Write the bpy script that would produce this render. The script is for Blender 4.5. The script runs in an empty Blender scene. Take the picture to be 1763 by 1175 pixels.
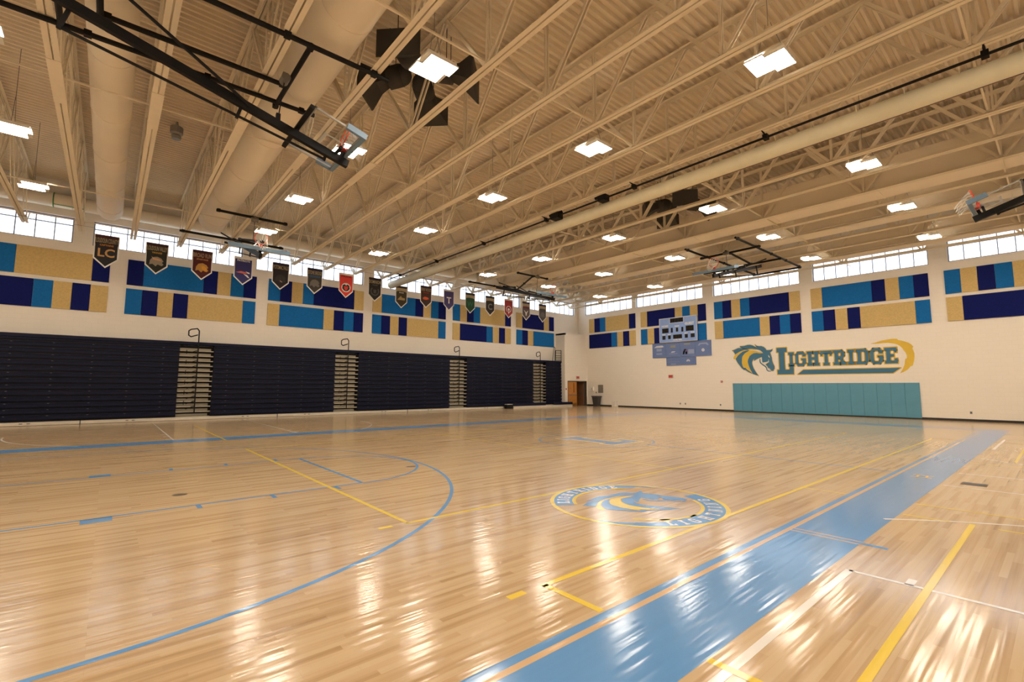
import bpy, bmesh, math, random
from mathutils import Vector, Matrix
random.seed(7)
PI = math.pi
C = bpy.context.scene.collection
S = bpy.context.scene

# ---------------------------------------------------------------- camera
def look(yaw, pitch, roll):
    yaw, pitch, roll = map(math.radians, (yaw, pitch, roll))
    f = Vector((math.sin(yaw)*math.cos(pitch), math.cos(yaw)*math.cos(pitch), math.sin(pitch)))
    r = Vector((math.cos(yaw), -math.sin(yaw), 0)); u = r.cross(f)
    r2 = math.cos(roll)*r + math.sin(roll)*u
    u2 = -math.sin(roll)*r + math.cos(roll)*u
    return Matrix(((r2.x, u2.x, -f.x), (r2.y, u2.y, -f.y), (r2.z, u2.z, -f.z)))
cam_d = bpy.data.cameras.new('camera'); cam = bpy.data.objects.new('camera', cam_d); C.objects.link(cam)
cam.matrix_world = Matrix.Translation((0, 0, 1.65)) @ look(-49.53, 5.508, 0.126).to_4x4()
cam_d.sensor_width = 36.0; cam_d.lens = 812.16/1763*36; cam_d.clip_start = 0.05; cam_d.clip_end = 300
S.camera = cam

# ---------------------------------------------------------------- world and exposure
w = bpy.data.worlds.new('sky'); S.world = w; w.use_nodes = True
bg = w.node_tree.nodes['Background']; bg.inputs[0].default_value = (0.86, 0.93, 1.0, 1); bg.inputs[1].default_value = 1.3
S.view_settings.view_transform = 'Standard'; S.view_settings.look = 'None'
S.view_settings.gamma = 1.0; S.view_settings.use_curve_mapping = False
S.view_settings.exposure = 1.62
LAMP = 22.5
LAMP_COL = (0.98, 0.87, 0.72)

# ---------------------------------------------------------------- helpers
def rgb(r, g, b):      # sRGB 0..255 -> linear
    f = lambda c: (c/255/12.92) if c/255 <= .04045 else ((c/255+.055)/1.055)**2.4
    return (f(r), f(g), f(b))
MATS = {}
def mat(name, col, rough=.6, metal=0, noise=.04, nscale=3.0, spec=.5, bump=0, bscale=40):
    if name in MATS: return MATS[name]
    m = bpy.data.materials.new(name); m.use_nodes = True; nt = m.node_tree; b = nt.nodes['Principled BSDF']
    b.inputs['Roughness'].default_value = rough; b.inputs['Metallic'].default_value = metal
    b.inputs['Specular IOR Level'].default_value = spec
    tc = nt.nodes.new('ShaderNodeTexCoord'); n = nt.nodes.new('ShaderNodeTexNoise'); n.inputs['Scale'].default_value = nscale
    nt.links.new(tc.outputs['Object'], n.inputs['Vector'])
    mx = nt.nodes.new('ShaderNodeMix'); mx.data_type = 'RGBA'
    mx.inputs[6].default_value = tuple(max(0, c*(1-noise*2)) for c in col)+(1,)
    mx.inputs[7].default_value = tuple(min(1, c*(1+noise*2)) for c in col)+(1,)
    nt.links.new(n.outputs['Fac'], mx.inputs[0]); nt.links.new(mx.outputs[2], b.inputs['Base Color'])
    if bump:
        n2 = nt.nodes.new('ShaderNodeTexNoise'); n2.inputs['Scale'].default_value = bscale
        nt.links.new(tc.outputs['Object'], n2.inputs['Vector'])
        bp = nt.nodes.new('ShaderNodeBump'); bp.inputs['Strength'].default_value = bump; bp.inputs['Distance'].default_value = .01
        nt.links.new(n2.outputs['Fac'], bp.inputs['Height']); nt.links.new(bp.outputs['Normal'], b.inputs['Normal'])
    MATS[name] = m; return m
def emit(name, col, st):
    m = bpy.data.materials.new(name); m.use_nodes = True; nt = m.node_tree; nt.nodes.clear()
    e = nt.nodes.new('ShaderNodeEmission'); e.inputs[0].default_value = tuple(col)+(1,); e.inputs[1].default_value = st
    o = nt.nodes.new('ShaderNodeOutputMaterial'); nt.links.new(e.outputs[0], o.inputs[0]); return m
class MB:
    def __init__(s): s.v = []; s.f = []
    def _add(s, vs, fs):
        o = len(s.v); s.v += [tuple(p) for p in vs]; s.f += [tuple(i+o for i in f) for f in fs]; return s
    def box(s, x0, y0, z0, x1, y1, z1):
        x0, x1 = sorted((x0, x1)); y0, y1 = sorted((y0, y1)); z0, z1 = sorted((z0, z1))
        return s._add([(x0,y0,z0),(x1,y0,z0),(x1,y1,z0),(x0,y1,z0),(x0,y0,z1),(x1,y0,z1),(x1,y1,z1),(x0,y1,z1)],
                      [(0,3,2,1),(4,5,6,7),(0,1,5,4),(1,2,6,5),(2,3,7,6),(3,0,4,7)])
    def tube(s, a, b, r, n=10, r2=None, caps=True):
        a = Vector(a); b = Vector(b); d = (b-a).normalized(); r2 = r if r2 is None else r2
        up = Vector((0,0,1)) if abs(d.z) < .95 else Vector((1,0,0))
        p = d.cross(up).normalized(); q = p.cross(d)
        vs = [a+(p*math.cos(2*PI*i/n)+q*math.sin(2*PI*i/n))*r for i in range(n)]+[b+(p*math.cos(2*PI*i/n)+q*math.sin(2*PI*i/n))*r2 for i in range(n)]
        fs = [(i, (i+1) % n, n+(i+1) % n, n+i) for i in range(n)]
        if caps: fs += [tuple(range(n))[::-1], tuple(range(n, 2*n))]
        return s._add(vs, fs)
    def beam(s, a, b, w, h, side=None):     # rectangular bar, w across, h in the other direction
        a = Vector(a); b = Vector(b); d = (b-a).normalized()
        p = Vector(side).normalized() if side else d.cross(Vector((0,0,1))).normalized()
        q = p.cross(d).normalized(); vs = []
        for c in (a, b):
            for i, j in ((-1,-1),(1,-1),(1,1),(-1,1)): vs.append(c+p*i*w/2+q*j*h/2)
        return s._add(vs, [(0,1,2,3),(7,6,5,4),(0,4,5,1),(1,5,6,2),(2,6,7,3),(3,7,4,0)])
    def path(s, pts, r, n=8):
        for a, b in zip(pts, pts[1:]): s.tube(a, b, r, n)
        for p in pts[1:-1]: s.ball(p, r, n)
        return s
    def ball(s, c, r, n=8, sz=1):
        m = max(4, n//2); vs = []; fs = []
        for i in range(m+1):
            t = PI*i/m
            for j in range(n):
                vs.append((c[0]+r*math.sin(t)*math.cos(2*PI*j/n), c[1]+r*math.sin(t)*math.sin(2*PI*j/n), c[2]+r*sz*math.cos(t)))
        for i in range(m):
            for j in range(n): fs.append((i*n+j, (i+1)*n+j, (i+1)*n+(j+1) % n, i*n+(j+1) % n))
        return s._add(vs, fs)
    def lathe(s, prof, c=(0,0,0), n=24):
        vs = []; fs = []
        for r, z in prof:
            for j in range(n): vs.append((c[0]+r*math.cos(2*PI*j/n), c[1]+r*math.sin(2*PI*j/n), c[2]+z))
        for i in range(len(prof)-1):
            for j in range(n): fs.append((i*n+j, i*n+(j+1) % n, (i+1)*n+(j+1) % n, (i+1)*n+j))
        return s._add(vs, fs)
    def torus(s, c, R, r, ax='z', n=32, m=8, a0=0, a1=2*PI):
        k = n if abs(a1-a0) >= 2*PI-1e-6 else n+1; vs = []; fs = []
        for i in range(k):
            t = a0+(a1-a0)*i/n
            for j in range(m):
                u = 2*PI*j/m; d = R+r*math.cos(u); h = r*math.sin(u)
                if ax == 'z': p = (d*math.cos(t), d*math.sin(t), h)
                elif ax == 'x': p = (h, d*math.cos(t), d*math.sin(t))
                else: p = (d*math.cos(t), h, d*math.sin(t))
                vs.append((c[0]+p[0], c[1]+p[1], c[2]+p[2]))
        for i in range(n):
            for j in range(m): fs.append((i*m+j, ((i+1) % k)*m+j, ((i+1) % k)*m+(j+1) % m, i*m+(j+1) % m))
        return s._add(vs, fs)
    def flat(s, pts): return s._add(pts, [tuple(range(len(pts)))])
    def slab(s, pts, off):      # polygon extruded along off
        n = len(pts); o = Vector(off); b = [Vector(p)+o for p in pts]
        return s._add([tuple(p) for p in pts]+[tuple(p) for p in b], [tuple(range(n))[::-1], tuple(range(n, 2*n))]+[(i, (i+1) % n, n+(i+1) % n, n+i) for i in range(n)])
    def build(s, name, m, parent=None, smooth=False, recalc=False, loc=None):
        me = bpy.data.meshes.new(name); me.from_pydata(s.v, [], s.f)
        if recalc:
            b = bmesh.new(); b.from_mesh(me); bmesh.ops.recalc_face_normals(b, faces=b.faces); b.to_mesh(me); b.free()
        me.materials.append(m)
        if smooth:
            for p in me.polygons: p.use_smooth = True
        me.update(); o = bpy.data.objects.new(name, me); C.objects.link(o)
        if parent: o.parent = parent
        if loc: o.location = loc
        return o
def tag(o, label=None, cat=None, group=None, kind=None):
    if label: o['label'] = label
    if cat: o['category'] = cat
    if group: o['group'] = group
    if kind: o['kind'] = kind
    return o
def struct(o): o['kind'] = 'structure'; return o
def empty(name, loc, label, cat, group=None, kind=None):
    o = bpy.data.objects.new(name, None); C.objects.link(o); o.location = loc; o.empty_display_size = .2
    if kind: o['kind'] = kind; return o
    return tag(o, label, cat, group)
def copy_tree(o, parent=None):
    c = o.copy(); C.objects.link(c)
    if parent: c.parent = parent
    for ch in list(o.children): copy_tree(ch, c)
    return c
ORD = ['first','second','third','fourth','fifth','sixth','seventh','eighth','ninth','tenth','eleventh','twelfth','thirteenth','fourteenth','fifteenth','sixteenth','seventeenth','eighteenth','nineteenth','twentieth','twenty-first','twenty-second','twenty-third','twenty-fourth','twenty-fifth']
def text_mesh(name, txt, size, m, parent, M, extrude=.001, bold=0):
    cu = bpy.data.curves.new('t', 'FONT'); cu.body = txt; cu.size = size; cu.align_x = 'CENTER'; cu.align_y = 'CENTER'
    cu.extrude = extrude; cu.offset = bold; cu.resolution_u = 3
    o = bpy.data.objects.new('t', cu); C.objects.link(o)
    bpy.context.view_layer.update()
    me = bpy.data.meshes.new_from_object(o.evaluated_get(bpy.context.evaluated_depsgraph_get()))
    bpy.data.objects.remove(o); bpy.data.curves.remove(cu)
    me.name = name; me.materials.clear(); me.materials.append(m)
    r = bpy.data.objects.new(name, me); C.objects.link(r); r.parent = parent; r.matrix_local = M; return r
# slab-serif block letters: unit height, list of polygons
def R_(a, b, c, d): return [(a,b),(c,b),(c,d),(a,d)]
SF = .17
GL = {
 'I': (.42, [R_(0,0,.42,SF), R_(.1,SF,.32,1-SF), R_(0,1-SF,.42,1)]),
 'L': (.72, [R_(0,1-SF,.46,1), R_(.09,SF,.35,1-SF), R_(0,0,.72,SF), R_(.56,SF,.72,.34)]),
 'H': (.86, [R_(0,0,.4,SF), R_(.09,SF,.31,1-SF), R_(0,1-SF,.4,1), R_(.46,0,.86,SF), R_(.55,SF,.77,1-SF), R_(.46,1-SF,.86,1), R_(.31,.42,.55,.58)]),
 'T': (.74, [R_(0,.82,.74,1), R_(0,.64,.13,.82), R_(.61,.64,.74,.82), R_(.26,SF,.48,.82), R_(.16,0,.58,SF)]),
 'E': (.72, [R_(0,0,.72,SF), R_(0,1-SF,.7,1), R_(.1,SF,.32,1-SF), R_(.32,.42,.54,.58), R_(.57,SF,.72,.32), R_(.57,.68,.7,1-SF)]),
 'D': (.78, [R_(.1,SF,.32,1-SF), R_(0,0,.6,SF), R_(0,1-SF,.6,1), R_(.56,.2,.78,.8), [(.6,1),(.6,1-SF),(.56,.8),(.78,.8)], [(.6,0),(.78,.2),(.56,.2),(.6,SF)]]),
 'G': (.74, [R_(0,.2,.21,.8), R_(.18,1-SF,.56,1), R_(.18,0,.56,SF), [(0,.8),(.21,.8),(.18,.83),(.18,1)], [(0,.2),(.18,0),(.18,SF),(.21,.2)], [(.56,0),(.74,.2),(.53,.2),(.56,SF)], R_(.53,.2,.74,.42), R_(.42,.42,.74,.54), [(.56,1),(.56,.83),(.53,.8),(.74,.8)], R_(.53,.66,.74,.8)]),
 'R': (.84, [R_(.1,SF,.32,1-SF), R_(0,0,.42,SF), R_(0,1-SF,.58,1), R_(.32,.42,.58,.57), R_(.53,.6,.74,.82), [(.58,1),(.58,.83),(.53,.82),(.74,.82)], [(.58,.42),(.74,.6),(.53,.6),(.58,.57)], [(.42,.42),(.6,.42),(.74,SF),(.52,SF)], R_(.48,0,.84,SF)]),
 'N': (.84, [R_(.1,.14,.27,.86), R_(.57,.14,.74,1), R_(0,0,.36,.14), R_(0,.86,.3,1), R_(.48,.86,.84,1), [(.27,.86),(.3,1),(.74,.14),(.74,0),(.57,.05)]]),
 'C': (.74, [R_(0,.2,.21,.8), R_(.18,1-SF,.56,1), R_(.18,0,.56,SF), [(0,.8),(.21,.8),(.18,.83),(.18,1)], [(0,.2),(.18,0),(.18,SF),(.21,.2)], [(.56,0),(.74,.2),(.53,.2),(.56,SF)], R_(.53,.2,.74,.34), [(.56,1),(.56,.83),(.53,.8),(.74,.8)], R_(.53,.66,.74,.8)]),
}
def hull(pts):
    pts = sorted(set((round(x,5), round(y,5)) for x, y in pts))
    def half(ps):
        h = []
        for p in ps:
            while len(h) >= 2 and (h[-1][0]-h[-2][0])*(p[1]-h[-2][1])-(h[-1][1]-h[-2][1])*(p[0]-h[-2][0]) <= 0: h.pop()
            h.append(p)
        return h
    return half(pts)[:-1]+half(pts[::-1])[:-1]
def grow(poly, r): return hull([(x+r*math.cos(PI/4*k+PI/8), y+r*math.sin(PI/4*k+PI/8)) for x, y in poly for k in range(8)])

# ---------------------------------------------------------------- materials
XL, XR, YN, YF = -28.5, 9.3, -8.9, 32.2          # room
ZD = 10.72                                        # deck underside
def block_mat(name, col):
    m = bpy.data.materials.new(name); m.use_nodes = True; nt = m.node_tree; b = nt.nodes['Principled BSDF']; b.inputs['Roughness'].default_value = .75
    tc = nt.nodes.new('ShaderNodeTexCoord'); sx = nt.nodes.new('ShaderNodeSeparateXYZ'); ad = nt.nodes.new('ShaderNodeMath'); cb = nt.nodes.new('ShaderNodeCombineXYZ')
    nt.links.new(tc.outputs['Object'], sx.inputs[0]); nt.links.new(sx.outputs[0], ad.inputs[0]); nt.links.new(sx.outputs[1], ad.inputs[1])
    nt.links.new(ad.outputs[0], cb.inputs[0]); nt.links.new(sx.outputs[2], cb.inputs[1])
    br = nt.nodes.new('ShaderNodeTexBrick'); br.inputs['Scale'].default_value = 1; br.inputs['Brick Width'].default_value = .406; br.inputs['Row Height'].default_value = .203
    br.inputs['Mortar Size'].default_value = .006; br.inputs['Mortar Smooth'].default_value = .5
    br.inputs['Color1'].default_value = tuple(col)+(1,); br.inputs['Color2'].default_value = tuple(c*.985 for c in col)+(1,); br.inputs['Mortar'].default_value = tuple(c*.93 for c in col)+(1,)
    nt.links.new(cb.outputs[0], br.inputs['Vector']); nt.links.new(br.outputs['Color'], b.inputs['Base Color'])
    bp = nt.nodes.new('ShaderNodeBump'); bp.inputs['Strength'].default_value = .25; bp.inputs['Distance'].default_value = .004; bp.invert = True
    nt.links.new(br.outputs['Fac'], bp.inputs['Height']); nt.links.new(bp.outputs['Normal'], b.inputs['Normal'])
    return m
WALL = block_mat('painted_block', (.86, .79, .69))
STEEL = mat('cream_painted_steel', (.80, .70, .53), .8, noise=.03, spec=.2)
DECK = mat('cream_painted_deck', (.73, .62, .46), .8, noise=.03, spec=.2)
DUCT = mat('cream_duct', (.84, .74, .58), .8, noise=.03, nscale=.8)
WHITEP = mat('white_paint', (.8, .76, .68), .5)
BLACKM = mat('black_steel', (.006, .005, .005), .6, noise=.3, spec=.25)
DARKG = mat('dark_grey_steel', (.06, .06, .06), .5)
GREYM = mat('grey_metal', (.30, .29, .27), .4, metal=.4)
ALU = mat('window_aluminium', (.26, .27, .32), .6, metal=.2)
GOLD = mat('gold_fabric', (.62, .45, .19), .95, noise=.10, nscale=14, spec=.1, bump=.3, bscale=120)
NAVY = mat('navy_fabric', (.009, .014, .115), .95, noise=.10, nscale=14, spec=.1, bump=.3, bscale=120)
BLUE = mat('azure_fabric', (.014, .145, .42), .95, noise=.10, nscale=14, spec=.1, bump=.3, bscale=120)
SEAT = mat('bleacher_navy', (.0035, .0055, .026), .55, noise=.2, nscale=6, spec=.22)
TEAL = mat('teal_vinyl', (.10, .30, .42), .55, noise=.05, nscale=2)
BEIGE = mat('beige_aluminium', (.50, .45, .36), .45, metal=.2, noise=.06)
RED = mat('red_plastic', (.5, .02, .02), .4)
RUBBER = mat('black_vinyl_base', (.015, .012, .012), .5)
CURT = mat('curtain_vinyl', (.74, .68, .48), .55, noise=.05)
def glassm():
    m = bpy.data.materials.new('pane_glass'); m.use_nodes = True; nt = m.node_tree; nt.nodes.clear()
    t = nt.nodes.new('ShaderNodeBsdfTransparent'); t.inputs[0].default_value = (.95,.97,1,1)
    g = nt.nodes.new('ShaderNodeBsdfGlossy'); g.inputs['Roughness'].default_value = .03
    fr = nt.nodes.new('ShaderNodeValue'); fr.outputs[0].default_value = .05
    mx = nt.nodes.new('ShaderNodeMixShader'); o = nt.nodes.new('ShaderNodeOutputMaterial')
    nt.links.new(fr.outputs[0], mx.inputs[0]); nt.links.new(t.outputs[0], mx.inputs[1]); nt.links.new(g.outputs[0], mx.inputs[2]); nt.links.new(mx.outputs[0], o.inputs[0]); return m
GLASS = glassm()
LAMPM = emit('lamp_diffuser', LAMP_COL, LAMP)

FLR = .15
def wood_mat():
    m = bpy.data.materials.new('maple_strip_floor'); m.use_nodes = True; nt = m.node_tree; b = nt.nodes['Principled BSDF']
    tc = nt.nodes.new('ShaderNodeTexCoord'); mp = nt.nodes.new('ShaderNodeMapping'); mp.inputs['Rotation'].default_value = (0,0,PI/2)
    nt.links.new(tc.outputs['Object'], mp.inputs['Vector'])
    br = nt.nodes.new('ShaderNodeTexBrick'); br.inputs['Scale'].default_value = 1; br.inputs['Brick Width'].default_value = .95; br.inputs['Row Height'].default_value = .057
    br.inputs['Mortar Size'].default_value = .0008; br.offset = .37; br.offset_frequency = 3; br.squash_frequency = 5; br.squash = 1.3
    br.inputs['Color1'].default_value = (0,0,0,1); br.inputs['Color2'].default_value = (1,1,1,1); br.inputs['Mortar'].default_value = (.1,.1,.1,1)
    nt.links.new(mp.outputs[0], br.inputs['Vector'])
    # a second, coarser grain along the boards
    mp2 = nt.nodes.new('ShaderNodeMapping'); mp2.inputs['Scale'].default_value = (17.5, .45, 1); nt.links.new(tc.outputs['Object'], mp2.inputs['Vector'])
    n = nt.nodes.new('ShaderNodeTexNoise'); n.inputs['Scale'].default_value = 1.0; n.inputs['Detail'].default_value = 3; nt.links.new(mp2.outputs[0], n.inputs['Vector'])
    mp3 = nt.nodes.new('ShaderNodeMapping'); mp3.inputs['Scale'].default_value = (.5, .12, 1); nt.links.new(tc.outputs['Object'], mp3.inputs['Vector'])
    n3 = nt.nodes.new('ShaderNodeTexNoise'); n3.inputs['Scale'].default_value = 1.0; nt.links.new(mp3.outputs[0], n3.inputs['Vector'])
    a = nt.nodes.new('ShaderNodeMath'); a.operation = 'MULTIPLY_ADD'; a.inputs[1].default_value = .42; nt.links.new(br.outputs['Color'], a.inputs[0]); nt.links.new(n.outputs['Fac'], a.inputs[2])
    a2 = nt.nodes.new('ShaderNodeMath'); a2.operation = 'MULTIPLY_ADD'; a2.inputs[1].default_value = .25; nt.links.new(n3.outputs['Fac'], a2.inputs[0]); nt.links.new(a.outputs[0], a2.inputs[2])
    cr = nt.nodes.new('ShaderNodeValToRGB'); e = cr.color_ramp
    e.elements[0].position = .42; e.elements[0].color = (.37,.23,.11,1); e.elements[1].position = 1.12/1.2; e.elements[1].color = (.58,.42,.245,1)
    k = e.elements.new(.68); k.color = (.50,.335,.175,1)
    nt.links.new(a2.outputs[0], cr.inputs[0]); nt.links.new(cr.outputs[0], b.inputs['Base Color'])
    b.inputs['Roughness'].default_value = FLR; b.inputs['Specular IOR Level'].default_value = .55
    gloss_bump(nt, b, tc); return m
def gloss_bump(nt, b, tc):
    # slightly cupped boards: the height wave runs across the strips
    mp = nt.nodes.new('ShaderNodeMapping'); mp.inputs['Scale'].default_value = (17.5, .9, 1); nt.links.new(tc.outputs['Object'], mp.inputs['Vector'])
    n = nt.nodes.new('ShaderNodeTexNoise'); n.inputs['Scale'].default_value = 1.0; n.inputs['Detail'].default_value = 1; nt.links.new(mp.outputs[0], n.inputs['Vector'])
    bp = nt.nodes.new('ShaderNodeBump'); bp.inputs['Strength'].default_value = .30; bp.inputs['Distance'].default_value = .01
    nt.links.new(n.outputs['Fac'], bp.inputs['Height']); nt.links.new(bp.outputs['Normal'], b.inputs['Normal'])
def paint_mat(name, col, var=.05):
    m = bpy.data.materials.new(name); m.use_nodes = True; nt = m.node_tree; b = nt.nodes['Principled BSDF']
    tc = nt.nodes.new('ShaderNodeTexCoord'); mp = nt.nodes.new('ShaderNodeMapping'); mp.inputs['Scale'].default_value = (17.5,.45,1); nt.links.new(tc.outputs['Object'], mp.inputs['Vector'])
    n = nt.nodes.new('ShaderNodeTexNoise'); n.inputs['Scale'].default_value = 1; nt.links.new(mp.outputs[0], n.inputs['Vector'])
    mx = nt.nodes.new('ShaderNodeMix'); mx.data_type = 'RGBA'; mx.inputs[6].default_value = tuple(c*(1-var) for c in col)+(1,); mx.inputs[7].default_value = tuple(c*(1+var) for c in col)+(1,)
    nt.links.new(n.outputs['Fac'], mx.inputs[0]); nt.links.new(mx.outputs[2], b.inputs['Base Color'])
    b.inputs['Roughness'].default_value = FLR; b.inputs['Specular IOR Level'].default_value = .55; gloss_bump(nt, b, tc); return m
WOOD = wood_mat()
PBLUE = paint_mat('court_blue_paint', (.115, .30, .60)); PYEL = paint_mat('court_yellow_paint', (.80, .58, .07)); PWHT = paint_mat('court_white_paint', (.80, .76, .70))
PWOOD = paint_mat('court_bare_wood', (.62, .42, .24))

# ---------------------------------------------------------------- room shell
struct(MB().box(XL-.6, YN-.3, -.2, XR+.3, YF+.3, 0).build('floor', WOOD)); FLOOR = bpy.data.objects['floor']
WZ0, WZ1 = 8.03, 9.18
LP = [(-8.9, -8.35), (-1.61, -.94), (5.13, 5.8), (11.94, 12.62), (18.78, 19.32), (25.19, 25.75), (31.75, YF)]     # piers of the left wall (y)
FPi = [(XL, -27.7), (-22.67, -22.28), (-16.62, -15.84), (-10.33, -9.6), (-4.25, -3.5), (1.9, 2.6), (8.1, XR)]      # piers of the far wall (x)
b = MB(); b.box(XL-.3, YN-.3, 0, XL, YF+.3, WZ0).box(XL-.3, YN-.3, WZ1, XL, YF+.3, ZD+.2)
for a, c in LP: b.box(XL-.3, a, WZ0, XL, c, WZ1)
struct(b.build('wall_left', WALL))
b = MB(); b.box(XL, YF, 0, XR+.3, YF+.3, WZ0).box(XL, YF, WZ1, XR+.3, YF+.3, ZD+.2)
for a, c in FPi: b.box(a, YF, WZ0, c, YF+.3, WZ1)
struct(b.build('wall_far', WALL))
b = MB(); b.box(XR, YN-.3, 0, XR+.3, YF+.3, WZ0).box(XR, YN-.3, WZ1, XR+.3, YF+.3, ZD+.2)
for a, c in LP: b.box(XR, a, WZ0, XR+.3, c, WZ1)
struct(b.build('wall_right', WALL))
struct(MB().box(XL, YN-.3, 0, XR, YN, ZD+.2).build('wall_near', WALL))
# windows
nw = 1
def window(a, c, left, xw=XL-.15):
    global nw
    t = empty('window_%d' % nw, (xw if left else (a+c)/2, (a+c)/2 if left else YF+.15, (WZ0+WZ1)/2), None, None, kind='structure'); nw += 1
    L = (c-a)/2; H = (WZ1-WZ0)/2; f = MB(); g = MB()
    def B(mb, u0, z0, u1, z1, d):
        if left: mb.box(-d, u0, z0, d, u1, z1)
        else: mb.box(u0, -d, z0, u1, d, z1)
    B(f, -L, -H, L, -H+.05, .05); B(f, -L, H-.05, L, H, .05); B(f, -L, -H, -L+.05, H, .05); B(f, L-.05, -H, L, H, .05)
    B(f, -L, H-.36, L, H-.32, .04)
    n = max(1, round(2*L/.61))
    for i in range(1, n): u = -L+2*L*i/n; B(f, u-.019, -H, u+.019, H, .035)
    f.build('window_frame', ALU, t); B(g, -L+.02, -H+.02, L-.02, H-.02, .004); g.build('window_glass', GLASS, t)
for (a, c), (d, e) in zip(LP, LP[1:]): window(c, d, True)
for (a, c), (d, e) in zip(LP, LP[1:]): window(c, d, True, XR+.15)  # unseen right wall windows, added to bring daylight onto the left wall
for (a, c), (d, e) in zip(FPi, FPi[1:]): window(c, d, False)
# corrugated roof deck, ribs run along Y
v = []; f = []; p = .203; x = XL-.3; prof = []
while x < XR+.3:
    prof += [(x, ZD), (x+.062, ZD), (x+.098, ZD+.076), (x+.166, ZD+.076)]; x += p
prof.append((x, ZD))
b = MB(); n = len(prof)
b._add([(q[0], YN-.3, q[1]) for q in prof]+[(q[0], YF+.3, q[1]) for q in prof], [(i, n+i, n+i+1, i+1) for i in range(n-1)])
b.box(XL-.3, YN-.3, ZD+.1, XR+.3, YF+.3, ZD+.25)
struct(b.build('ceiling', DECK))
# vestibule block with the exit door
VX, VY0, VZ = -27.45, 29.3, 6.2
DY0, DY1, DZ = 29.62, 32.05, 2.14
b = MB(); b.box(XL, VY0, 0, VX, VY0+.15, VZ).box(XL, VY0, VZ-.15, VX, YF, VZ).box(VX-.15, VY0+.15, 0, VX, DY0, VZ-.15).box(VX-.15, DY1, 0, VX, YF, VZ-.15).box(VX-.15, DY0, DZ, VX, DY1, VZ-.15)
struct(b.build('wall_vestibule', WALL))
struct(MB().box(XL+.004, VY0+.16, .001, XL+.03, YF-.01, 2.6).box(XL+.03, VY0+.17, 2.55, VX-.16, YF-.01, 2.6).build('wall_passage', mat('shaded_passage_brown', (.10,.05,.025), .7)))  # darkness of the unlit passage is put into the wall colour
t = empty('door_1', (VX-.06, (DY0+DY1)/2, 0), None, None, kind='structure'); W = (DY1-DY0)/2
MB().box(-.09, -W, 0, .07, -W+.06, DZ).box(-.09, W-.06, 0, .07, W, DZ).box(-.09, -W, DZ-.06, .07, W, DZ).build('door_frame', DARKG, t)
ODOOR = mat('orange_brown_wood', (.50, .20, .035), .35, noise=.12, nscale=5)
d = MB().box(-.03, -W+.07, .01, .015, -.02, DZ-.07).build('door_leaf', ODOOR, t)
MB().box(.015, -W+.2, .95, .06, -.1, 1.0).build('panic_bar', GREYM, d); MB().box(.015, -W+.12, .01, .02, -.08, .25).build('kick_plate', mat('brass_plate', (.3,.14,.04), .4, metal=.5), d)
MB().box(.0155, -.42, 1.15, .018, -.36, 1.95).build('door_glass', mat('dark_glass', (.01,.01,.012), .1), d)
d2 = MB().beam((-.08, W-.09, DZ/2-.03), (-.80, W-.42, DZ/2-.03), .045, DZ-.08).build('door_leaf', mat('shaded_leaf_wood', (.13, .05, .015), .4, noise=.15), t)  # open leaf: darker copy of the door wood, its shade put into the colour
MB().beam((-.14, W-.08, 1.02), (-.70, W-.34, 1.02), .12, .05).build('panic_bar', DARKG, d2)
# baseboards
b = MB()
for x0, x1 in ((-27.45, -24.75), (-24.2, XR)): b.box(x0, YF-.012, 0, x1, YF, .11)
struct(b.build('baseboard_far', RUBBER))
b = MB(); b.box(VX, VY0-.01, 0, VX+.012, DY0, .11).box(VX, DY1, 0, VX+.012, YF, .11); struct(b.build('baseboard_vestibule', RUBBER))

# ---------------------------------------------------------------- court markings, painted on the floor
LZ = [.0012]
def mark(name, m, polys, z=None):
    z = z or .0012; b = MB()
    for q in polys: b.flat([(x, y, z) for x, y in q])
    o = b.build(name, m, FLOOR, recalc=True)
    for pl in o.data.polygons:
        if pl.normal.z < 0: pl.flip()
    return o
def hline(y, x0, x1, wd=.05): return R_(x0, y-wd/2, x1, y+wd/2)      # along X
def vline(x, y0, y1, wd=.05): return R_(x-wd/2, y0, x+wd/2, y1)      # along Y
def arc(cx, cy, r, a0, a1, wd=.05, n=72):
    out = []
    for i in range(n):
        t0 = math.radians(a0+(a1-a0)*i/n); t1 = math.radians(a0+(a1-a0)*(i+1)/n)
        out.append([(cx+(r-wd/2)*math.cos(t0), cy+(r-wd/2)*math.sin(t0)), (cx+(r+wd/2)*math.cos(t0), cy+(r+wd/2)*math.sin(t0)),
                    (cx+(r+wd/2)*math.cos(t1), cy+(r+wd/2)*math.sin(t1)), (cx+(r-wd/2)*math.cos(t1), cy+(r-wd/2)*math.sin(t1))])
    return out
YC = 11.65; XC = -9.7
mark('sideline_band', PBLUE, [R_(-2.20, -3.1, -1.54, 26.6), R_(-2.33, -2.2, -2.255, 25.6)], .0012)
mark('bare_stripe', PWOOD, [R_(-2.255, -2.2, -2.20, 25.6)], .0013)
mark('sideline_band', PBLUE, [R_(-17.75, -3.1, -16.93, 26.6)], .0012)
mark('baseline_band', PBLUE, [R_(-16.93, 25.7, -2.20, 26.6)], .0012)
mark('baseline_band', PBLUE, [R_(-16.93, -3.1, -2.20, -2.2)], .0012)
k = []
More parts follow.
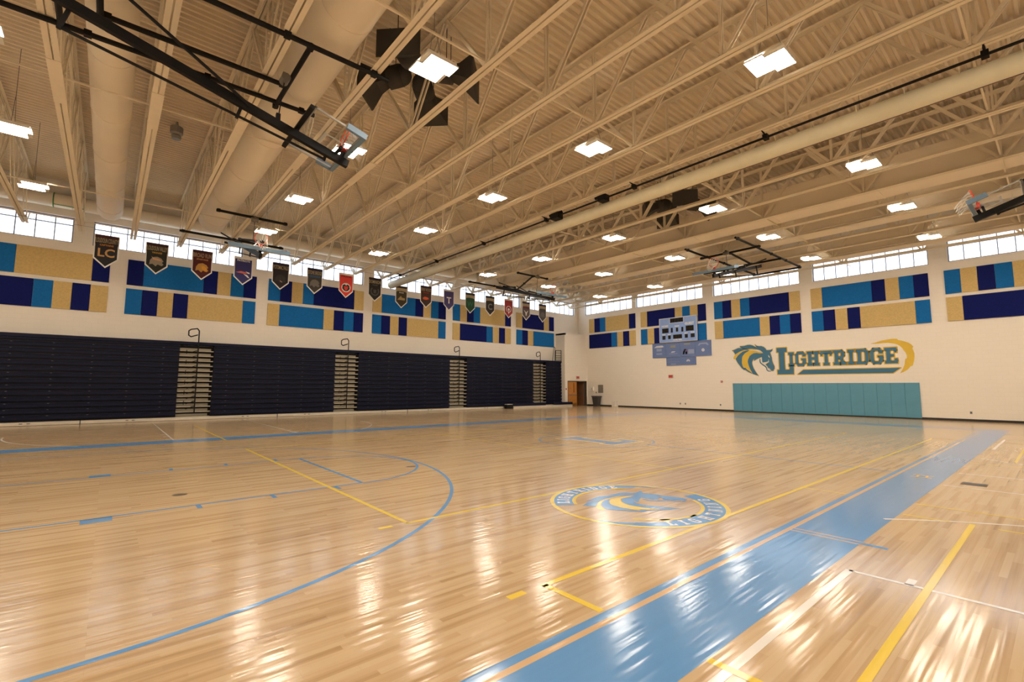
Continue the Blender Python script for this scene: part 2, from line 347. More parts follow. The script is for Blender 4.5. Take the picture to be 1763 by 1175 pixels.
for s in (1, -1):
    F = lambda y: YC+s*(YC-y)*-1 if s == 1 else 2*YC-y
    yf = F(3.43); yb = F(-2.2)
    k += [vline(-11.5, min(yf, yb), max(yf, yb)), vline(-7.97, min(yf, yb), max(yf, yb)), hline(yf, -11.5, -7.97, .06)]
    k += arc(XC, yf, 1.77, 0 if s == 1 else 180, 180 if s == 1 else 360)
    yh = F(-.55); a0, a1 = (0, 180) if s == 1 else (180, 360)
    k += arc(XC, yh, 5.8, a0, a1, .055)
    for xx in (XC-5.8, XC+5.8): k.append(vline(xx, min(yh, yb), max(yh, yb), .055))
    for yy, hw in ((.0, .15), (1.06, .03), (2.0, .03), (2.96, .03)):
        for x0, x1 in ((-11.74, -11.5), (-7.97, -7.73)): q = F(yy); k.append(R_(x0, q-hw, x1, q+hw))
mark('basketball_line', PBLUE, k, .0014)
mark('halfcourt_line', PBLUE, [hline(11.85, -16.9, -11.4, .05), hline(11.85, -7.9, -2.35, .05)], .0014)
mark('coaching_line', PWOOD, [hline(6.24, -2.2, -1.54, .03), hline(6.13, -2.2, -1.54, .03)], .0016)
mark('coaching_line', PBLUE, [hline(6.18, -1.54, -1.31, .07)], .0014)
y = [vline(-5.3, 2.85, 20.45, .055), vline(-14.1, 2.85, 20.45, .055), hline(2.87, -14.1, -5.3, .055), hline(20.43, -14.1, -5.3, .055), hline(8.83, -14.1, -5.3, .04), hline(14.5, -14.1, -5.3, .04), hline(11.6, -14.1, -11.4, .04), hline(11.6, -7.9, -5.3, .04),
     R_(-5.34, 2.50, -5.27, 2.67), R_(-2.99, 2.49, -2.92, 2.66),
     vline(-2.95, 2.85, 20.45, .06), hline(2.88, -2.95, -2.35, .06), hline(8.83, -2.92, -2.35, .04), hline(14.5, -2.92, -2.35, .04), hline(20.43, -2.95, -2.35, .05),
     hline(2.88, -1.53, 6.5, .06), vline(-.86, -3.0, 8.06, .055), hline(8.85, -1.51, 6.5, .045), hline(8.0, -1.51, -1.05, .04), hline(8.0, -.64, -.3, .04), vline(-.86, 15.25, 20.4, .055), hline(14.5, -1.51, 6.5, .045), hline(20.43, -1.53, 6.5, .05),
     hline(2.85, -23.8, -16.8, .055), hline(20.43, -23.8, -18, .05),
     R_(-2.02, 11.50, -1.72, 11.53), R_(-2.02, 11.75, -1.72, 11.78), R_(-1.95, 11.5, -1.92, 11.78), R_(-1.82, 11.5, -1.79, 11.78)]
mark('volleyball_line', PYEL, y, .0018)
wv = []
for yc in (3.42, 19.9):
    for xf, sx, xw in ((-1.4, 1, XR-1.2), (-17.8, -1, -26.5)):
        wv += [vline(xf, yc-1.81, yc+1.81, .06), hline(yc-1.79, xf, xw, .045), hline(yc+1.79, xf, xw, .045)]
        for d in (.42, 1.3, 2.2):
            for yy, q in ((yc+1.79, 1), (yc-1.79, -1)): wv.append(R_(xf+sx*d-.03, yy, xf+sx*d+.03, yy+.17*q))
        cx = 2.5 if sx == 1 else -21.9
        wv += [g for g in arc(cx, yc, 5.82, 90 if sx == 1 else -90, 270 if sx == 1 else 90, .045) if (g[0][0] > -1.53 if sx == 1 else g[0][0] < -17.76)]
wv += [hline(10.88, -1.48, 6, .045), hline(12.62, -1.48, 6, .045)]
mark('side_court_line', PWHT, wv, .0016)
# centre circle with the slab L
mark('centre_circle', PBLUE, arc(-9.6, 11.6, 1.74, 0, 360, .05), .0014)
def place(poly, cx, cy): return [(cx-v, cy+u) for u, v in poly]         # badge frame: u along +Y, v along -X
sx, sz, u0, v0 = 1.85, 2.15, -.55, -1.08
Lp = [[(u0+x*sx, v0+z*sz) for x, z in g] for g in GL['L'][1]]
mark('letter_l_border', PWHT, [place(grow(g, .11), -9.6, 11.6) for g in Lp], .0014)
mark('letter_l_border', PYEL, [place(grow(g, .06), -9.6, 11.6) for g in Lp], .0016)
mark('letter_l', PBLUE, [place(g, -9.6, 11.6) for g in Lp], .0018)
# round badge on the floor
def pol(r, a): a = math.radians(a); return (r*math.cos(a), r*math.sin(a))
def ring(r0, r1, a0, a1, t0=None, t1=None, n=40):     # r0/r1 at start, t0/t1 at the end
    t0 = r0 if t0 is None else t0; t1 = r1 if t1 is None else t1; out = []
    for i in range(n):
        f, g = i/n, (i+1)/n; q = lambda a, b, f: a+(b-a)*f
        out.append([pol(q(r0,t0,f), q(a0,a1,f)), pol(q(r1,t1,f), q(a0,a1,f)), pol(q(r1,t1,g), q(a0,a1,g)), pol(q(r0,t0,g), q(a0,a1,g))])
    return out
BX, BY = -4.12, 5.86
def bm(name, m, polys, z): return mark(name, m, [place(q, BX, BY) for q in polys], z)
yl = ring(1.17, 1.23, 0, 360, n=72) + ring(.86, .91, 147, 45, n=30) + ring(.86, .91, 212, 330, n=30)
yl += [[pol(.93,62), pol(1.0,50), pol(.86,46)], [pol(1.05,36), pol(.98,28), pol(1.0,40)], [pol(.86,232), pol(.98,238), pol(.84,244)], [pol(.9,262), pol(.98,270), pol(.85,272)]]
bm('badge_border', PYEL, yl, .0020)
bm('badge_ring', PBLUE, ring(.91, 1.17, 148, 60) + ring(.95, 1.17, 60, 36, 1.02) + ring(1.08, 1.17, 36, 12, 1.165) + ring(.91, 1.17, 346, 268) + ring(.91, 1.17, 268, 242, .93) + ring(.96, 1.17, 242, 214, 1.04) + ring(1.06, 1.17, 214, 192, 1.15), .0022)
def ring_text(word, r, size, a0, a1, inward):
    out = []; wds = [GL[c][0] for c in word]; tot = sum(wds)+.14*(len(word)-1); pos = 0
    for c, wd in zip(word, wds):
        mid = (pos+wd/2)/tot; a = a0+(a1-a0)*mid; ra = math.radians(a)
        for g in GL[c][1]:
            q = []
            for x, z in g:
                lx = (x-wd/2)*size*.8; lz = (z-.5)*size
                if not inward: ex = (math.sin(ra), -math.cos(ra)); ez = (math.cos(ra), math.sin(ra))
                else: ex = (-math.sin(ra), math.cos(ra)); ez = (-math.cos(ra), -math.sin(ra))
                q.append((r*math.cos(ra)+ex[0]*lx+ez[0]*lz, r*math.sin(ra)+ex[1]*lx+ez[1]*lz))
            out.append(q)
        pos += wd+.14
    return out
bm('badge_lettering', PWHT, ring_text('LIGHTRIDGE', 1.04, .18, 143, 52, False)+ring_text('LIGHTNING', 1.04, .18, 233, 333, True), .0024)
HN = {'head': [(-0.456, 0.5), (-0.317, 0.511), (-0.199, 0.544), (-0.113, 0.55), (-0.027, 0.528), (0.059, 0.483), (0.124, 0.456), (0.059, 0.561), (0.113, 0.517), (0.188, 0.5), (0.274, 0.506), (0.36, 0.472), (0.414, 0.422), (0.446, 0.361), (0.521, 0.361), (0.596, 0.372), (0.65, 0.4), (0.644, 0.35), (0.596, 0.306), (0.564, 0.289), (0.596, 0.189), (0.628, 0.089), (0.639, -0.011), (0.671, -0.111), (0.714, -0.211), (0.72, -0.289), (0.682, -0.372), (0.618, -0.372), (0.553, -0.289), (0.505, -0.267), (0.478, -0.2), (0.435, -0.167), (0.435, -0.133), (0.499, -0.089), (0.532, 0.011), (0.494, -0.033), (0.467, -0.067), (0.338, -0.089), (0.306, -0.044), (0.298, 0.122), (0.231, 0.1), (0.145, 0.056), (0.032, -0.011), (0.043, 0.072), (-0.016, 0.011), (-0.043, -0.078), (-0.027, -0.167), (0.016, -0.289), (0.091, -0.422), (0.183, -0.556), (-0.005, -0.489), (-0.038, -0.433), (-0.102, -0.322), (-0.15, -0.211), (-0.177, -0.1), (-0.188, -0.033), (-0.166, 0.056), (-0.124, 0.144), (-0.048, 0.211), (0.016, 0.25), (0.113, 0.261), (0.22, 0.247), (0.338, 0.25), (0.317, 0.294), (0.231, 0.361), (0.113, 0.394), (-0.048, 0.411), (-0.199, 0.402), (-0.317, 0.428), (-0.435, 0.461)], 'bolt': [(-0.113, 0.344), (0.016, 0.344), (0.145, 0.317), (0.317, 0.267), (0.199, 0.258), (0.059, 0.269), (-0.005, 0.258), (-0.059, 0.217), (-0.132, 0.15), (-0.175, 0.056), (-0.197, -0.033), (-0.186, -0.1), (-0.159, -0.211), (-0.111, -0.322), (-0.048, -0.433), (-0.113, -0.383), (-0.199, -0.317), (-0.285, -0.242), (-0.328, -0.256), (-0.36, -0.167), (-0.379, -0.033), (-0.368, 0.1), (-0.328, 0.189), (-0.242, 0.267)], 'back': [(-0.596, 0.056), (-0.532, 0.156), (-0.446, 0.244), (-0.349, 0.311), (-0.242, 0.35), (-0.124, 0.356), (-0.199, 0.306), (-0.285, 0.25), (-0.371, 0.133), (-0.387, 0.056), (-0.387, -0.1), (-0.365, -0.2), (-0.322, -0.276), (-0.274, -0.261), (-0.199, -0.333), (-0.113, -0.398), (-0.011, -0.483), (-0.156, -0.422), (-0.263, -0.344), (-0.317, -0.339), (-0.392, -0.278), (-0.478, -0.156), (-0.542, -0.067), (-0.585, 0.011)], 'mane': [(-0.714, 0.344), (-0.596, 0.394), (-0.521, 0.428), (-0.392, 0.428), (-0.285, 0.397), (-0.199, 0.398), (-0.317, 0.369), (-0.446, 0.311), (-0.542, 0.253), (-0.612, 0.206), (-0.623, 0.244), (-0.671, 0.311), (-0.639, 0.333)], 'edge': [(-0.671, 0.044), (-0.666, 0.122), (-0.618, 0.191), (-0.542, 0.242), (-0.435, 0.304), (-0.317, 0.359), (-0.156, 0.387), (0.038, 0.387), (0.199, 0.367), (0.059, 0.364), (-0.134, 0.361), (-0.285, 0.342), (-0.414, 0.278), (-0.532, 0.178), (-0.596, 0.083), (-0.607, 0.033)], 'jaw': [(0.215, 0.056), (0.247, 0.056), (0.247, -0.033), (0.274, -0.089), (0.349, -0.144), (0.435, -0.211), (0.473, -0.267), (0.478, -0.333), (0.532, -0.372), (0.607, -0.378), (0.596, -0.4), (0.51, -0.4), (0.451, -0.35), (0.435, -0.278), (0.403, -0.233), (0.328, -0.183), (0.231, -0.1), (0.209, -0.033)]}
sc = 1.05
hp = lambda k: [[(u*sc, v*sc) for u, v in HN[k]]]
bm('badge_horse_border', PYEL, hp('bolt')+hp('edge'), .0020)
bm('badge_horse', PBLUE, hp('head')+hp('back')+hp('mane')+hp('jaw'), .0022)
# flush floor covers
for i, (x, y_, lb) in enumerate(((-8.88, .94, 'small dark round sleeve cap in the wood left of the near key line'), (-8.9, 4.86, 'small dark round sleeve cap in the wood beside the near key circle'))):
    tag(MB().lathe([(0, .003), (.09, .003), (.10, 0)], (0,0,0)).build('sleeve_cap', mat('brown_metal', (.14,.10,.05), .5, metal=.5), loc=(x, y_, .0005)), lb, 'floor cap', 'sleeve caps in the wooden floor')
t = tag(MB().box(-.16, -.15, 0, .16, .15, .003).build('floor_outlet', mat('brown_plate', (.10,.07,.04), .5, metal=.4), loc=(-1.15, 11.37, .0005)), 'brown metal floor plate set in the wood right of the blue sideline band', 'floor plate')
b = MB()
for q in (-.11, .01): b.box(q, -.1, .003, q+.1, .1, .005)
b.build('flap', DARKG, t)

# ---------------------------------------------------------------- wall emblem on the far wall
YW = YF-.003
WBLUE = mat('mural_blue', (.045, .16, .26), .6); WYEL = mat('mural_yellow', (.72, .48, .05), .6)
HORSE_HEAD = [(-14.11, 4.38), (-13.84, 4.38), (-13.61, 4.43), (-13.45, 4.43), (-13.29, 4.38), (-13.14, 4.28), (-13.02, 4.23), (-13.13, 4.43), (-13.03, 4.34), (-12.9, 4.3), (-12.74, 4.3), (-12.59, 4.23), (-12.49, 4.13), (-12.44, 4.02), (-12.31, 4.01), (-12.17, 4.02), (-12.07, 4.07), (-12.09, 3.98), (-12.18, 3.9), (-12.24, 3.88), (-12.19, 3.69), (-12.14, 3.51), (-12.13, 3.33), (-12.08, 3.15), (-12.01, 2.97), (-12.01, 2.83), (-12.08, 2.68), (-12.2, 2.68), (-12.3, 2.84), (-12.39, 2.88), (-12.43, 3.0), (-12.5, 3.06), (-12.5, 3.12), (-12.38, 3.2), (-12.32, 3.38), (-12.39, 3.3), (-12.44, 3.24), (-12.67, 3.21), (-12.73, 3.29), (-12.73, 3.6), (-12.85, 3.56), (-13.01, 3.49), (-13.23, 3.37), (-13.2, 3.53), (-13.31, 3.42), (-13.37, 3.26), (-13.35, 3.09), (-13.28, 2.86), (-13.15, 2.62), (-12.99, 2.37), (-13.33, 2.5), (-13.39, 2.6), (-13.5, 2.81), (-13.58, 3.02), (-13.63, 3.23), (-13.64, 3.35), (-13.59, 3.51), (-13.5, 3.68), (-13.36, 3.79), (-13.23, 3.86), (-13.05, 3.87), (-12.86, 3.83), (-12.64, 3.83), (-12.68, 3.91), (-12.83, 4.04), (-13.04, 4.11), (-13.34, 4.16), (-13.63, 4.16), (-13.85, 4.22), (-14.07, 4.3)]
HORSE_BOLT = [(-13.47, 4.05), (-13.23, 4.03), (-12.99, 3.97), (-12.68, 3.86), (-12.9, 3.85), (-13.15, 3.89), (-13.27, 3.87), (-13.38, 3.8), (-13.52, 3.69), (-13.61, 3.51), (-13.66, 3.35), (-13.64, 3.23), (-13.6, 3.02), (-13.52, 2.81), (-13.41, 2.6), (-13.53, 2.7), (-13.68, 2.82), (-13.84, 2.97), (-13.92, 2.94), (-13.98, 3.11), (-14.01, 3.36), (-13.97, 3.61), (-13.89, 3.78), (-13.72, 3.91)]
HORSE_BACK = [(-14.42, 3.55), (-14.29, 3.73), (-14.11, 3.89), (-13.92, 4.01), (-13.71, 4.07), (-13.49, 4.07), (-13.63, 3.98), (-13.8, 3.89), (-13.98, 3.68), (-14.01, 3.53), (-14.03, 3.24), (-13.99, 3.05), (-13.92, 2.91), (-13.82, 2.93), (-13.69, 2.79), (-13.53, 2.67), (-13.34, 2.51), (-13.61, 2.63), (-13.81, 2.78), (-13.91, 2.79), (-14.05, 2.91), (-14.21, 3.14), (-14.33, 3.31), (-14.4, 3.47)]
HORSE_MANE = [(-14.63, 4.11), (-14.39, 4.19), (-14.24, 4.25), (-13.99, 4.23), (-13.79, 4.16), (-13.63, 4.15), (-13.85, 4.11), (-14.11, 4.02), (-14.3, 3.92), (-14.44, 3.84), (-14.46, 3.91), (-14.55, 4.04), (-14.48, 4.08)]
HORSE_EDGE = [(-14.57, 3.54), (-14.55, 3.68), (-14.45, 3.81), (-14.3, 3.9), (-14.09, 4.01), (-13.85, 4.1), (-13.55, 4.13), (-13.18, 4.11), (-12.89, 4.05), (-13.15, 4.06), (-13.51, 4.08), (-13.79, 4.06), (-14.05, 3.95), (-14.28, 3.78), (-14.42, 3.6), (-14.44, 3.51)]
HORSE_JAW = [(-12.88, 3.48), (-12.83, 3.48), (-12.83, 3.32), (-12.79, 3.21), (-12.66, 3.11), (-12.51, 2.98), (-12.45, 2.88), (-12.44, 2.76), (-12.35, 2.69), (-12.22, 2.67), (-12.24, 2.63), (-12.39, 2.64), (-12.49, 2.73), (-12.51, 2.86), (-12.57, 2.94), (-12.7, 3.04), (-12.87, 3.2), (-12.9, 3.32)]
SWOOSH = [(-6.97, 4.06), (-6.71, 4.12), (-6.47, 4.2), (-6.23, 4.24), (-6.0, 4.27), (-5.79, 4.26), (-5.73, 4.19), (-5.48, 4.1), (-5.31, 4.01), (-5.2, 3.92), (-5.12, 3.79), (-5.16, 3.71), (-5.1, 3.46), (-5.1, 3.25), (-5.14, 3.01), (-5.2, 2.8), (-5.3, 2.75), (-5.41, 2.6), (-5.57, 2.48), (-5.76, 2.39), (-5.63, 2.61), (-5.54, 2.85), (-5.49, 3.16), (-5.42, 3.19), (-5.41, 3.34), (-5.46, 3.5), (-5.54, 3.64), (-5.59, 3.75), (-5.68, 3.87), (-5.79, 3.95), (-5.94, 4.01), (-6.17, 4.06), (-6.4, 4.06), (-6.71, 4.04)]
mur = empty('wall_mural', (-10.0, YF, 3.4), 'painted blue and yellow horse head emblem with the slab serif school name', 'wall mural')
def wm(name, m, polys, d):
    b = MB()
    for q in polys: b.flat([(x+10.0, -d, z-3.4) for x, z in q])
    o = b.build(name, m, mur)
    for p_ in o.data.polygons:
        if p_.normal.y > 0: p_.flip()
    return o
sil = [grow([a, c], .035) for k_ in (HORSE_HEAD, HORSE_BACK, HORSE_MANE) for a, c in zip(k_, k_[1:]+k_[:1])]
wm('horse_border', mat('mural_pale_yellow', (.74, .58, .26), .6), sil, .002)
wm('horse', WBLUE, [HORSE_HEAD, HORSE_BACK, HORSE_MANE, HORSE_JAW], .004)
wm('horse_bolt', WYEL, [HORSE_BOLT, HORSE_EDGE], .005)
wm('horse_eye', mat('mural_cream', (.75, .70, .58), .6), [[(-12.35,3.72),(-12.27,3.62),(-12.25,3.50),(-12.33,3.58)], [(-12.79,3.55),(-12.74,3.53),(-12.72,3.22),(-12.37,3.28),(-12.33,3.45),(-12.31,3.23),(-12.66,3.15),(-12.78,3.22)]], .0055)
wm('swoosh', WYEL, [SWOOSH], .004)
lets = [[(-11.83+x*1.28, 2.44+z*1.68) for x, z in g] for g in GL['L'][1]]
word = 'IGHTRIDGE'; tot = sum(GL[c][0] for c in word)+.09*(len(word)-1); k = 5.36/tot; pos = 0
for c in word:
    lets += [[(-11.17+(pos+x)*k, 2.93+z*.87) for x, z in g] for g in GL[c][1]]; pos += GL[c][0]+.09
bar = [(-10.68, 2.43), (-10.37, 2.70), (-5.72, 2.69), (-6.05, 2.42)]
wm('name_border', WYEL, [grow(g, .055) for g in lets]+[grow(bar, .05)], .002)
wm('name_lettering', WBLUE, lets, .004); wm('underline', WBLUE, [bar], .004)

# teal wall pads
t0 = tag(MB().box(-.3, -.055, 0, .3, 0, 1.83).build('wall_pad', TEAL, loc=(0,0,0)), None, 'wall pad', 'teal pads under the horse emblem')
MB().box(-.285, -.062, .015, .285, -.055, 1.815).build('pad_face', TEAL, t0)
for i in range(16):
    o = t0 if i == 0 else copy_tree(t0); o.location = (-14.37+.605*i, YF-.001, .06)
    o['label'] = 'upright teal vinyl wall pad under the horse emblem, %s of sixteen from the left' % ORD[i]

# ---------------------------------------------------------------- acoustic panels
PM = {'N': NAVY, 'B': BLUE, 'G': GOLD}; PN = {'N': 'navy', 'B': 'azure', 'G': 'gold'}
def row(start, pat, z, wall, block, upper, unit=.61):
    p0 = start; n = 0
    i = 0; pcs = []
    while i < len(pat):
        c = pat[i]; wd = 1
        if i+1 < len(pat) and pat[i+1].isdigit(): wd = int(pat[i+1]); i += 1
        pcs.append((c, wd)); i += 1
    for c, wd in pcs:
        a = p0+.004; e = p0+wd*unit-.004; p0 += wd*unit; L = (e-a)/2
        if wall == 'l': o = MB().box(0, -L, 0, .05, L, 1.21).build('acoustic_panel', PM[c], loc=(XL+.001, (a+e)/2, z))
        else: o = MB().box(-L, -.05, 0, L, 0, 1.21).build('acoustic_panel', PM[c], loc=((a+e)/2, YF-.001, z))
        tag(o, '%s%s panel, %s from %s, %s row, %s, %s wall' % ('wide ' if wd > 1 else 'narrow ', PN[c], ORD[n] if 'camera' not in block else ORD[len(pcs)-1-n], 'left' if 'camera' not in block else 'right', 'upper' if upper else 'lower', block, 'bleacher' if wall == 'l' else 'mural'), 'acoustic panel',
            'panels in the %s row, %s, %s wall' % ('upper' if upper else 'lower', block, 'bleacher' if wall == 'l' else 'mural'))
        n += 1
ZU, ZL = 6.40, 5.01
LW = [(-5.75, 'BGNBG4N', 'GN4BGNG'), (.37, 'NB4NGBN', 'BNGNG4B'), (6.47, 'BNGBN4G', 'GB4GNBN'), (12.57, 'GB4NGBN', 'BNGNG4B'), (18.67, 'BGNBG4N', 'GN4BGNG'), (24.77, 'GN4GN', 'BNGB4')]
bn = ['block nearest the camera', 'second block', 'third block', 'fourth block', 'fifth block', 'last block before corner']
for (s, u, l), nm in zip(LW, bn): row(s, u, ZU, 'l', nm, True); row(s, l, ZL, 'l', nm, False)
RW = [(-27.16, 'GNBG4N', 'N4BGNG'), (-21.82, 'GN4GBGN', 'BGNG4NB'), (-15.77, 'BNGBN4G', 'GB4GNBN'), (-9.74, 'GB4NGBN', 'BNGNG4B'), (-3.69, 'BGNBG4N', 'GN4BGNG'), (2.4, 'NB4NGBN', 'BNGNG4B')]
bn = ['block at the corner', 'block behind the scoreboard', 'block left of the name', 'block above the name', 'block at right photo edge', 'block past the right edge']
for (s, u, l), nm in zip(RW, bn): row(s, u, ZU-.02, 'f', nm, True, .604); row(s, l, ZL-.02, 'f', nm, False, .604)

# ---------------------------------------------------------------- bleachers
BFX = -27.75
SECT = [(-7.5, 2.55, 'nearest the camera'), (3.98, 10.09, 'between the first and second aisles'), (11.5, 18.05, 'between the second and third aisles'), (19.5, 26.0, 'between the third and last aisles'), (27.4, 29.25, 'short, next to the corner')]
NR = 14
BOLT = mat('pale_bolt', (.25,.25,.26), .4, metal=.5)
KB = mat('kickboard', (.62,.56,.46), .5, noise=.06)
for i, (a, c, lb) in enumerate(SECT):
    t = empty('bleacher_section', (BFX, (a+c)/2, 0), 'folded dark blue bleacher section, '+lb, 'bleachers', 'folded bleacher sections'); L = (c-a)/2
    MB().box(XL-BFX+.05, -L, .15, -.12, L, 3.62).build('carcass', mat('gap_shade_black', (.006,.006,.012), .8), t)  # shade in the gaps between seat rows is put into this black
    for r in range(NR):
        z = .19+r*.2555; b = MB(); xo = -.004*r
        b.box(-.14+xo, -L, z+.045, -.03+xo, L, z+.225); b.slab([(-.1+xo, -L, z+.225), (0+xo, -L, z+.215), (0.0+xo, -L, z+.19), (-.1+xo, -L, z+.185)], (0, 2*L, 0))
        n = int(2*L/.46)
        for j in range(n): yy = -L+(j+.5)*2*L/n; b.box(-.03+xo, yy-.215, z+.055, -.022+xo, yy+.215, z+.18)
        nf = len(b.f); n = max(1, int(2*L/1.15))
        for j in range(n): yy = -L+(j+.5)*2*L/n; b.box(-.022+xo, yy-.03, z+.192, .002+xo, yy+.03, z+.204)
        s = b.build('seat_row', SEAT, t); s.data.materials.append(BOLT)
        for pl in s.data.polygons[nf:]: pl.material_index = 1
    MB().box(-.62, -L, 3.66, -.02, L, 3.80).build('top_seat', SEAT, t)
    k = MB().box(-.03, -L, .012, .10, L, .145).build('kickboard', KB, t)
    n = max(1, round(2*L/3.2))
    for j in range(1, n): yy = -L+j*2*L/n; MB().box(.10, yy-.02, .0, .104, yy+.02, .16).build('joint_strip', DARKG, k)
    for j in range(n):
        for q in (-.11, .11): yy = -L+(j+.5)*2*L/n+q; MB().box(.10, yy-.05, .07, .105, yy+.05, .10).build('latch', DARKG, k)
AIS = [(2.55, 3.98, 'first'), (10.09, 11.5, 'second'), (18.05, 19.5, 'third'), (26.0, 27.4, 'fourth')]
TREAD = mat('beige_tread', (.46,.41,.31), .55, noise=.05)
for a, c, lb in AIS:
    t = empty('aisle_stair', (BFX, (a+c)/2, 0), 'folded beige aisle steps with black handrail, %s aisle from the left' % lb, 'bleacher steps', 'folded bleacher aisles'); L = (c-a)/2
    MB().box(XL-BFX+.05, -L, .15, -.34, L, 3.62).build('carcass', MATS['gap_shade_black'], t)  # recess shade behind the steps is put into the same black
    for r in range(NR):
        z = .12+r*.2475
        s = MB().box(-.34, -L+.03, z+.05, -.31, L-.1, z+.165).build('riser', TREAD, t)
        MB().box(-.34, -L+.015, z, -.06, L-.02, z+.045).build('tread', TREAD, t)
    MB().box(-.62, -L, 3.66, -.02, L, 3.80).build('top_board', SEAT, t)
    k = MB().box(-.03, -L, .012, .10, L, .145).build('kickboard', KB, t)
    h = MB(); h.path([(-.02, .03, .35), (-.02, .03, 4.36), (-.02, -.05, 4.47), (-.02, -.30, 4.42), (-.02, -.40, 4.34), (-.02, -.40, 4.12), (-.02, -.30, 4.05), (-.02, -.02, 4.16)], .027)
    h.build('handrail', BLACKM, t)
    h = MB()
    for r in range(NR-2):
        z = .5+r*.2475; h.path([(-.03, .03, z+.17), (-.03, -.06, z+.14), (-.03, -.34, z+.02)], .016, 6)
        if r % 2: h.tube((-.03, -.43, z-.02), (-.03, -.43, z+.18), .014, 6)
    h.build('intermediate_rail', BLACKM, t)
# front row left pulled out at the far end
t = empty('pulled_out_row', (BFX+.1, 26.6, 0), 'lowest bleacher row pulled out with dark seat and beige front board', 'bleacher row')
MB().box(.22, -3.3, .0, .56, 3.2, .16).build('kickboard', KB, t)
MB().box(.21, -3.3, .17, .54, .1, .37).build('seat', SEAT, t); MB().box(.21, 1.0, .17, .54, 3.25, .37).build('seat', SEAT, t)
MB().box(.22, .1, .16, .52, 1.0, .20).build('step', TREAD, t); MB().box(.15, -3.9, .0, .52, -3.32, .30).build('end_box', BLACKM, t)
MB().box(.17, -3.86, .30, .50, -3.36, .33).build('end_cap', WHITEP, t)
# guard rail at the top end
t = empty('guard_rail', (BFX-.3, 28.2, 3.81), 'black tube guard rail on the bleacher top beside the corner block', 'guard rail')
b = MB(); b.path([(0, .25, 0), (.05, .33, 1.10), (.05, .42, 1.18), (.05, .5, 1.10), (0, .5, 0)], .022); b.build('end_loop', BLACKM, t)
b = MB(); b.path([(.25, .35, .005), (.25, .35, .86), (.25, 1.02, .90), (.25, 1.02, .005)], .027)
for q in range(1, 5): b.tube((.25, .35, .86-.2*q), (.25, 1.02, .88-.2*q), .018, 6)
b.build('bars', BLACKM, t)

# ---------------------------------------------------------------- roof trusses
ZB, ZT = 8.45, 10.60                      # underside of bottom chord, top of top chord
TX0, TX1 = -27.9, 8.7
TY = [-1.3+1.765*i for i in range(-4, 19)]
nodes = [-27.9+3.39*i for i in range(11)]
def truss():
    t = empty('roof_truss', (0, 0, ZB), None, 'roof truss', 'cream roof trusses')
    b = MB()
    for s in (1, -1):
        b.box(TX0, s*.015, 0, TX1, s*.112, .012); b.box(TX0, s*.015, .012, TX1, s*.027, .11)
    b.build('bottom_chord', STEEL, t)
    b = MB()
    for s in (1, -1):
        b.box(XL, s*.015, ZT-ZB-.012, XR, s*.10, ZT-ZB); b.box(XL, s*.015, ZT-ZB-.1, XR, s*.027, ZT-ZB-.012)
    b.build('top_chord', STEEL, t)
    MB().box(-15.3, -.118, -.012, -13.3, .118, 0).build('splice_plate', STEEL, t)
    zt = ZT-ZB-.06
    def web(a, c, wd, name):
        b = MB()
        for s in (1, -1): b.beam((a[0], s*.045, a[1]), (c[0], s*.045, c[1]), .03, wd, side=(0,1,0))
        b.build(name, STEEL, t)
    web((TX0+.05, .06), (XL+.02, .62), .06, 'end_diagonal')
    for i, x in enumerate(nodes):
        if x > TX1: continue
        x = x+.05 if i == 0 else x
        for q in (-1, 1):
            tx = x+q*1.695
            if XL+.3 < tx < XR-.2: web((x+q*.06, .06), (tx-q*.06, zt), .075, 'web_diagonal')
        if i: web((x, .06), (x, zt), .05, 'vertical_strut')
    return t
T0 = truss(); n = len(TY)
for i, y_ in enumerate(reversed(TY)):
    o = T0 if i == 0 else copy_tree(T0); o.location.y = y_
    o['label'] = 'long cream steel roof truss, %s counted from the far wall' % ORD[i]
# bridging bars across the trusses
for x, lb in ((-22.3, 'second'), (-14.25, 'third'), (-7.6, 'fourth'), (-.8, 'fifth'), (-26.6, 'first')):
    tag(MB().box(-.02, YN+.05, 0, .02, YF-.05, .035).build('bridging_bar', STEEL, loc=(x, 0, ZB+.113)), 'thin cream bar tying the bottoms of the roof trusses, %s from the bleacher wall' % lb, 'bridging bar', 'bridging bars')

# ---------------------------------------------------------------- ducts
def round_duct(x0, x1, y, z, r, lb):
    t = empty('round_duct', (x0, y, z), lb, 'duct', 'round cream air ducts'); L = x1-x0
    b = MB(); n = 28
    pr = [(0.0, r*.55), (.04, r*.8), (.12, r*.95), (.25, r), (L, r)]
    vs = []; fs = []
    for xx, rr in pr:
        for j in range(n): vs.append((xx, rr*math.cos(2*PI*j/n), rr*math.sin(2*PI*j/n)))
    for i in range(len(pr)-1):
        for j in range(n): fs.append((i*n+j, i*n+(j+1) % n, (i+1)*n+(j+1) % n, (i+1)*n+j))
    b._add(vs, fs); b._add([(0, 0, 0)]+vs[:n], [(0, 1+(j+1) % n, 1+j) for j in range(n)]); b.build('shell', DUCT, t, smooth=True)
    q = 1.2
    while q < L: MB().torus((q, 0, 0), r+.002, .012, 'x', n, 5).build('joint_ring', DUCT, t, smooth=True); q += 3.0
round_duct(-26.6, 8.2, -.40, 9.2, .43, 'large round cream duct running between the trusses, nearest the left edge')
round_duct(-24.9, 8.2, 3.15, 9.15, .54, 'largest round cream duct between the trusses, second from the left edge')
t = empty('wall_duct', (XL+.38, 12, 9.72), 'cream round duct running along the top of the bleacher wall', 'duct')
MB().tube((0, YN-12+.05, 0), (0, YF-12-.05, 0), .30, 24).build('shell', DUCT, t, smooth=True)
for k in range(14): MB().torus((0, YN-12+1.2+3*k, 0), .302, .012, 'y', 24, 5).build('joint_ring', DUCT, t, smooth=True)
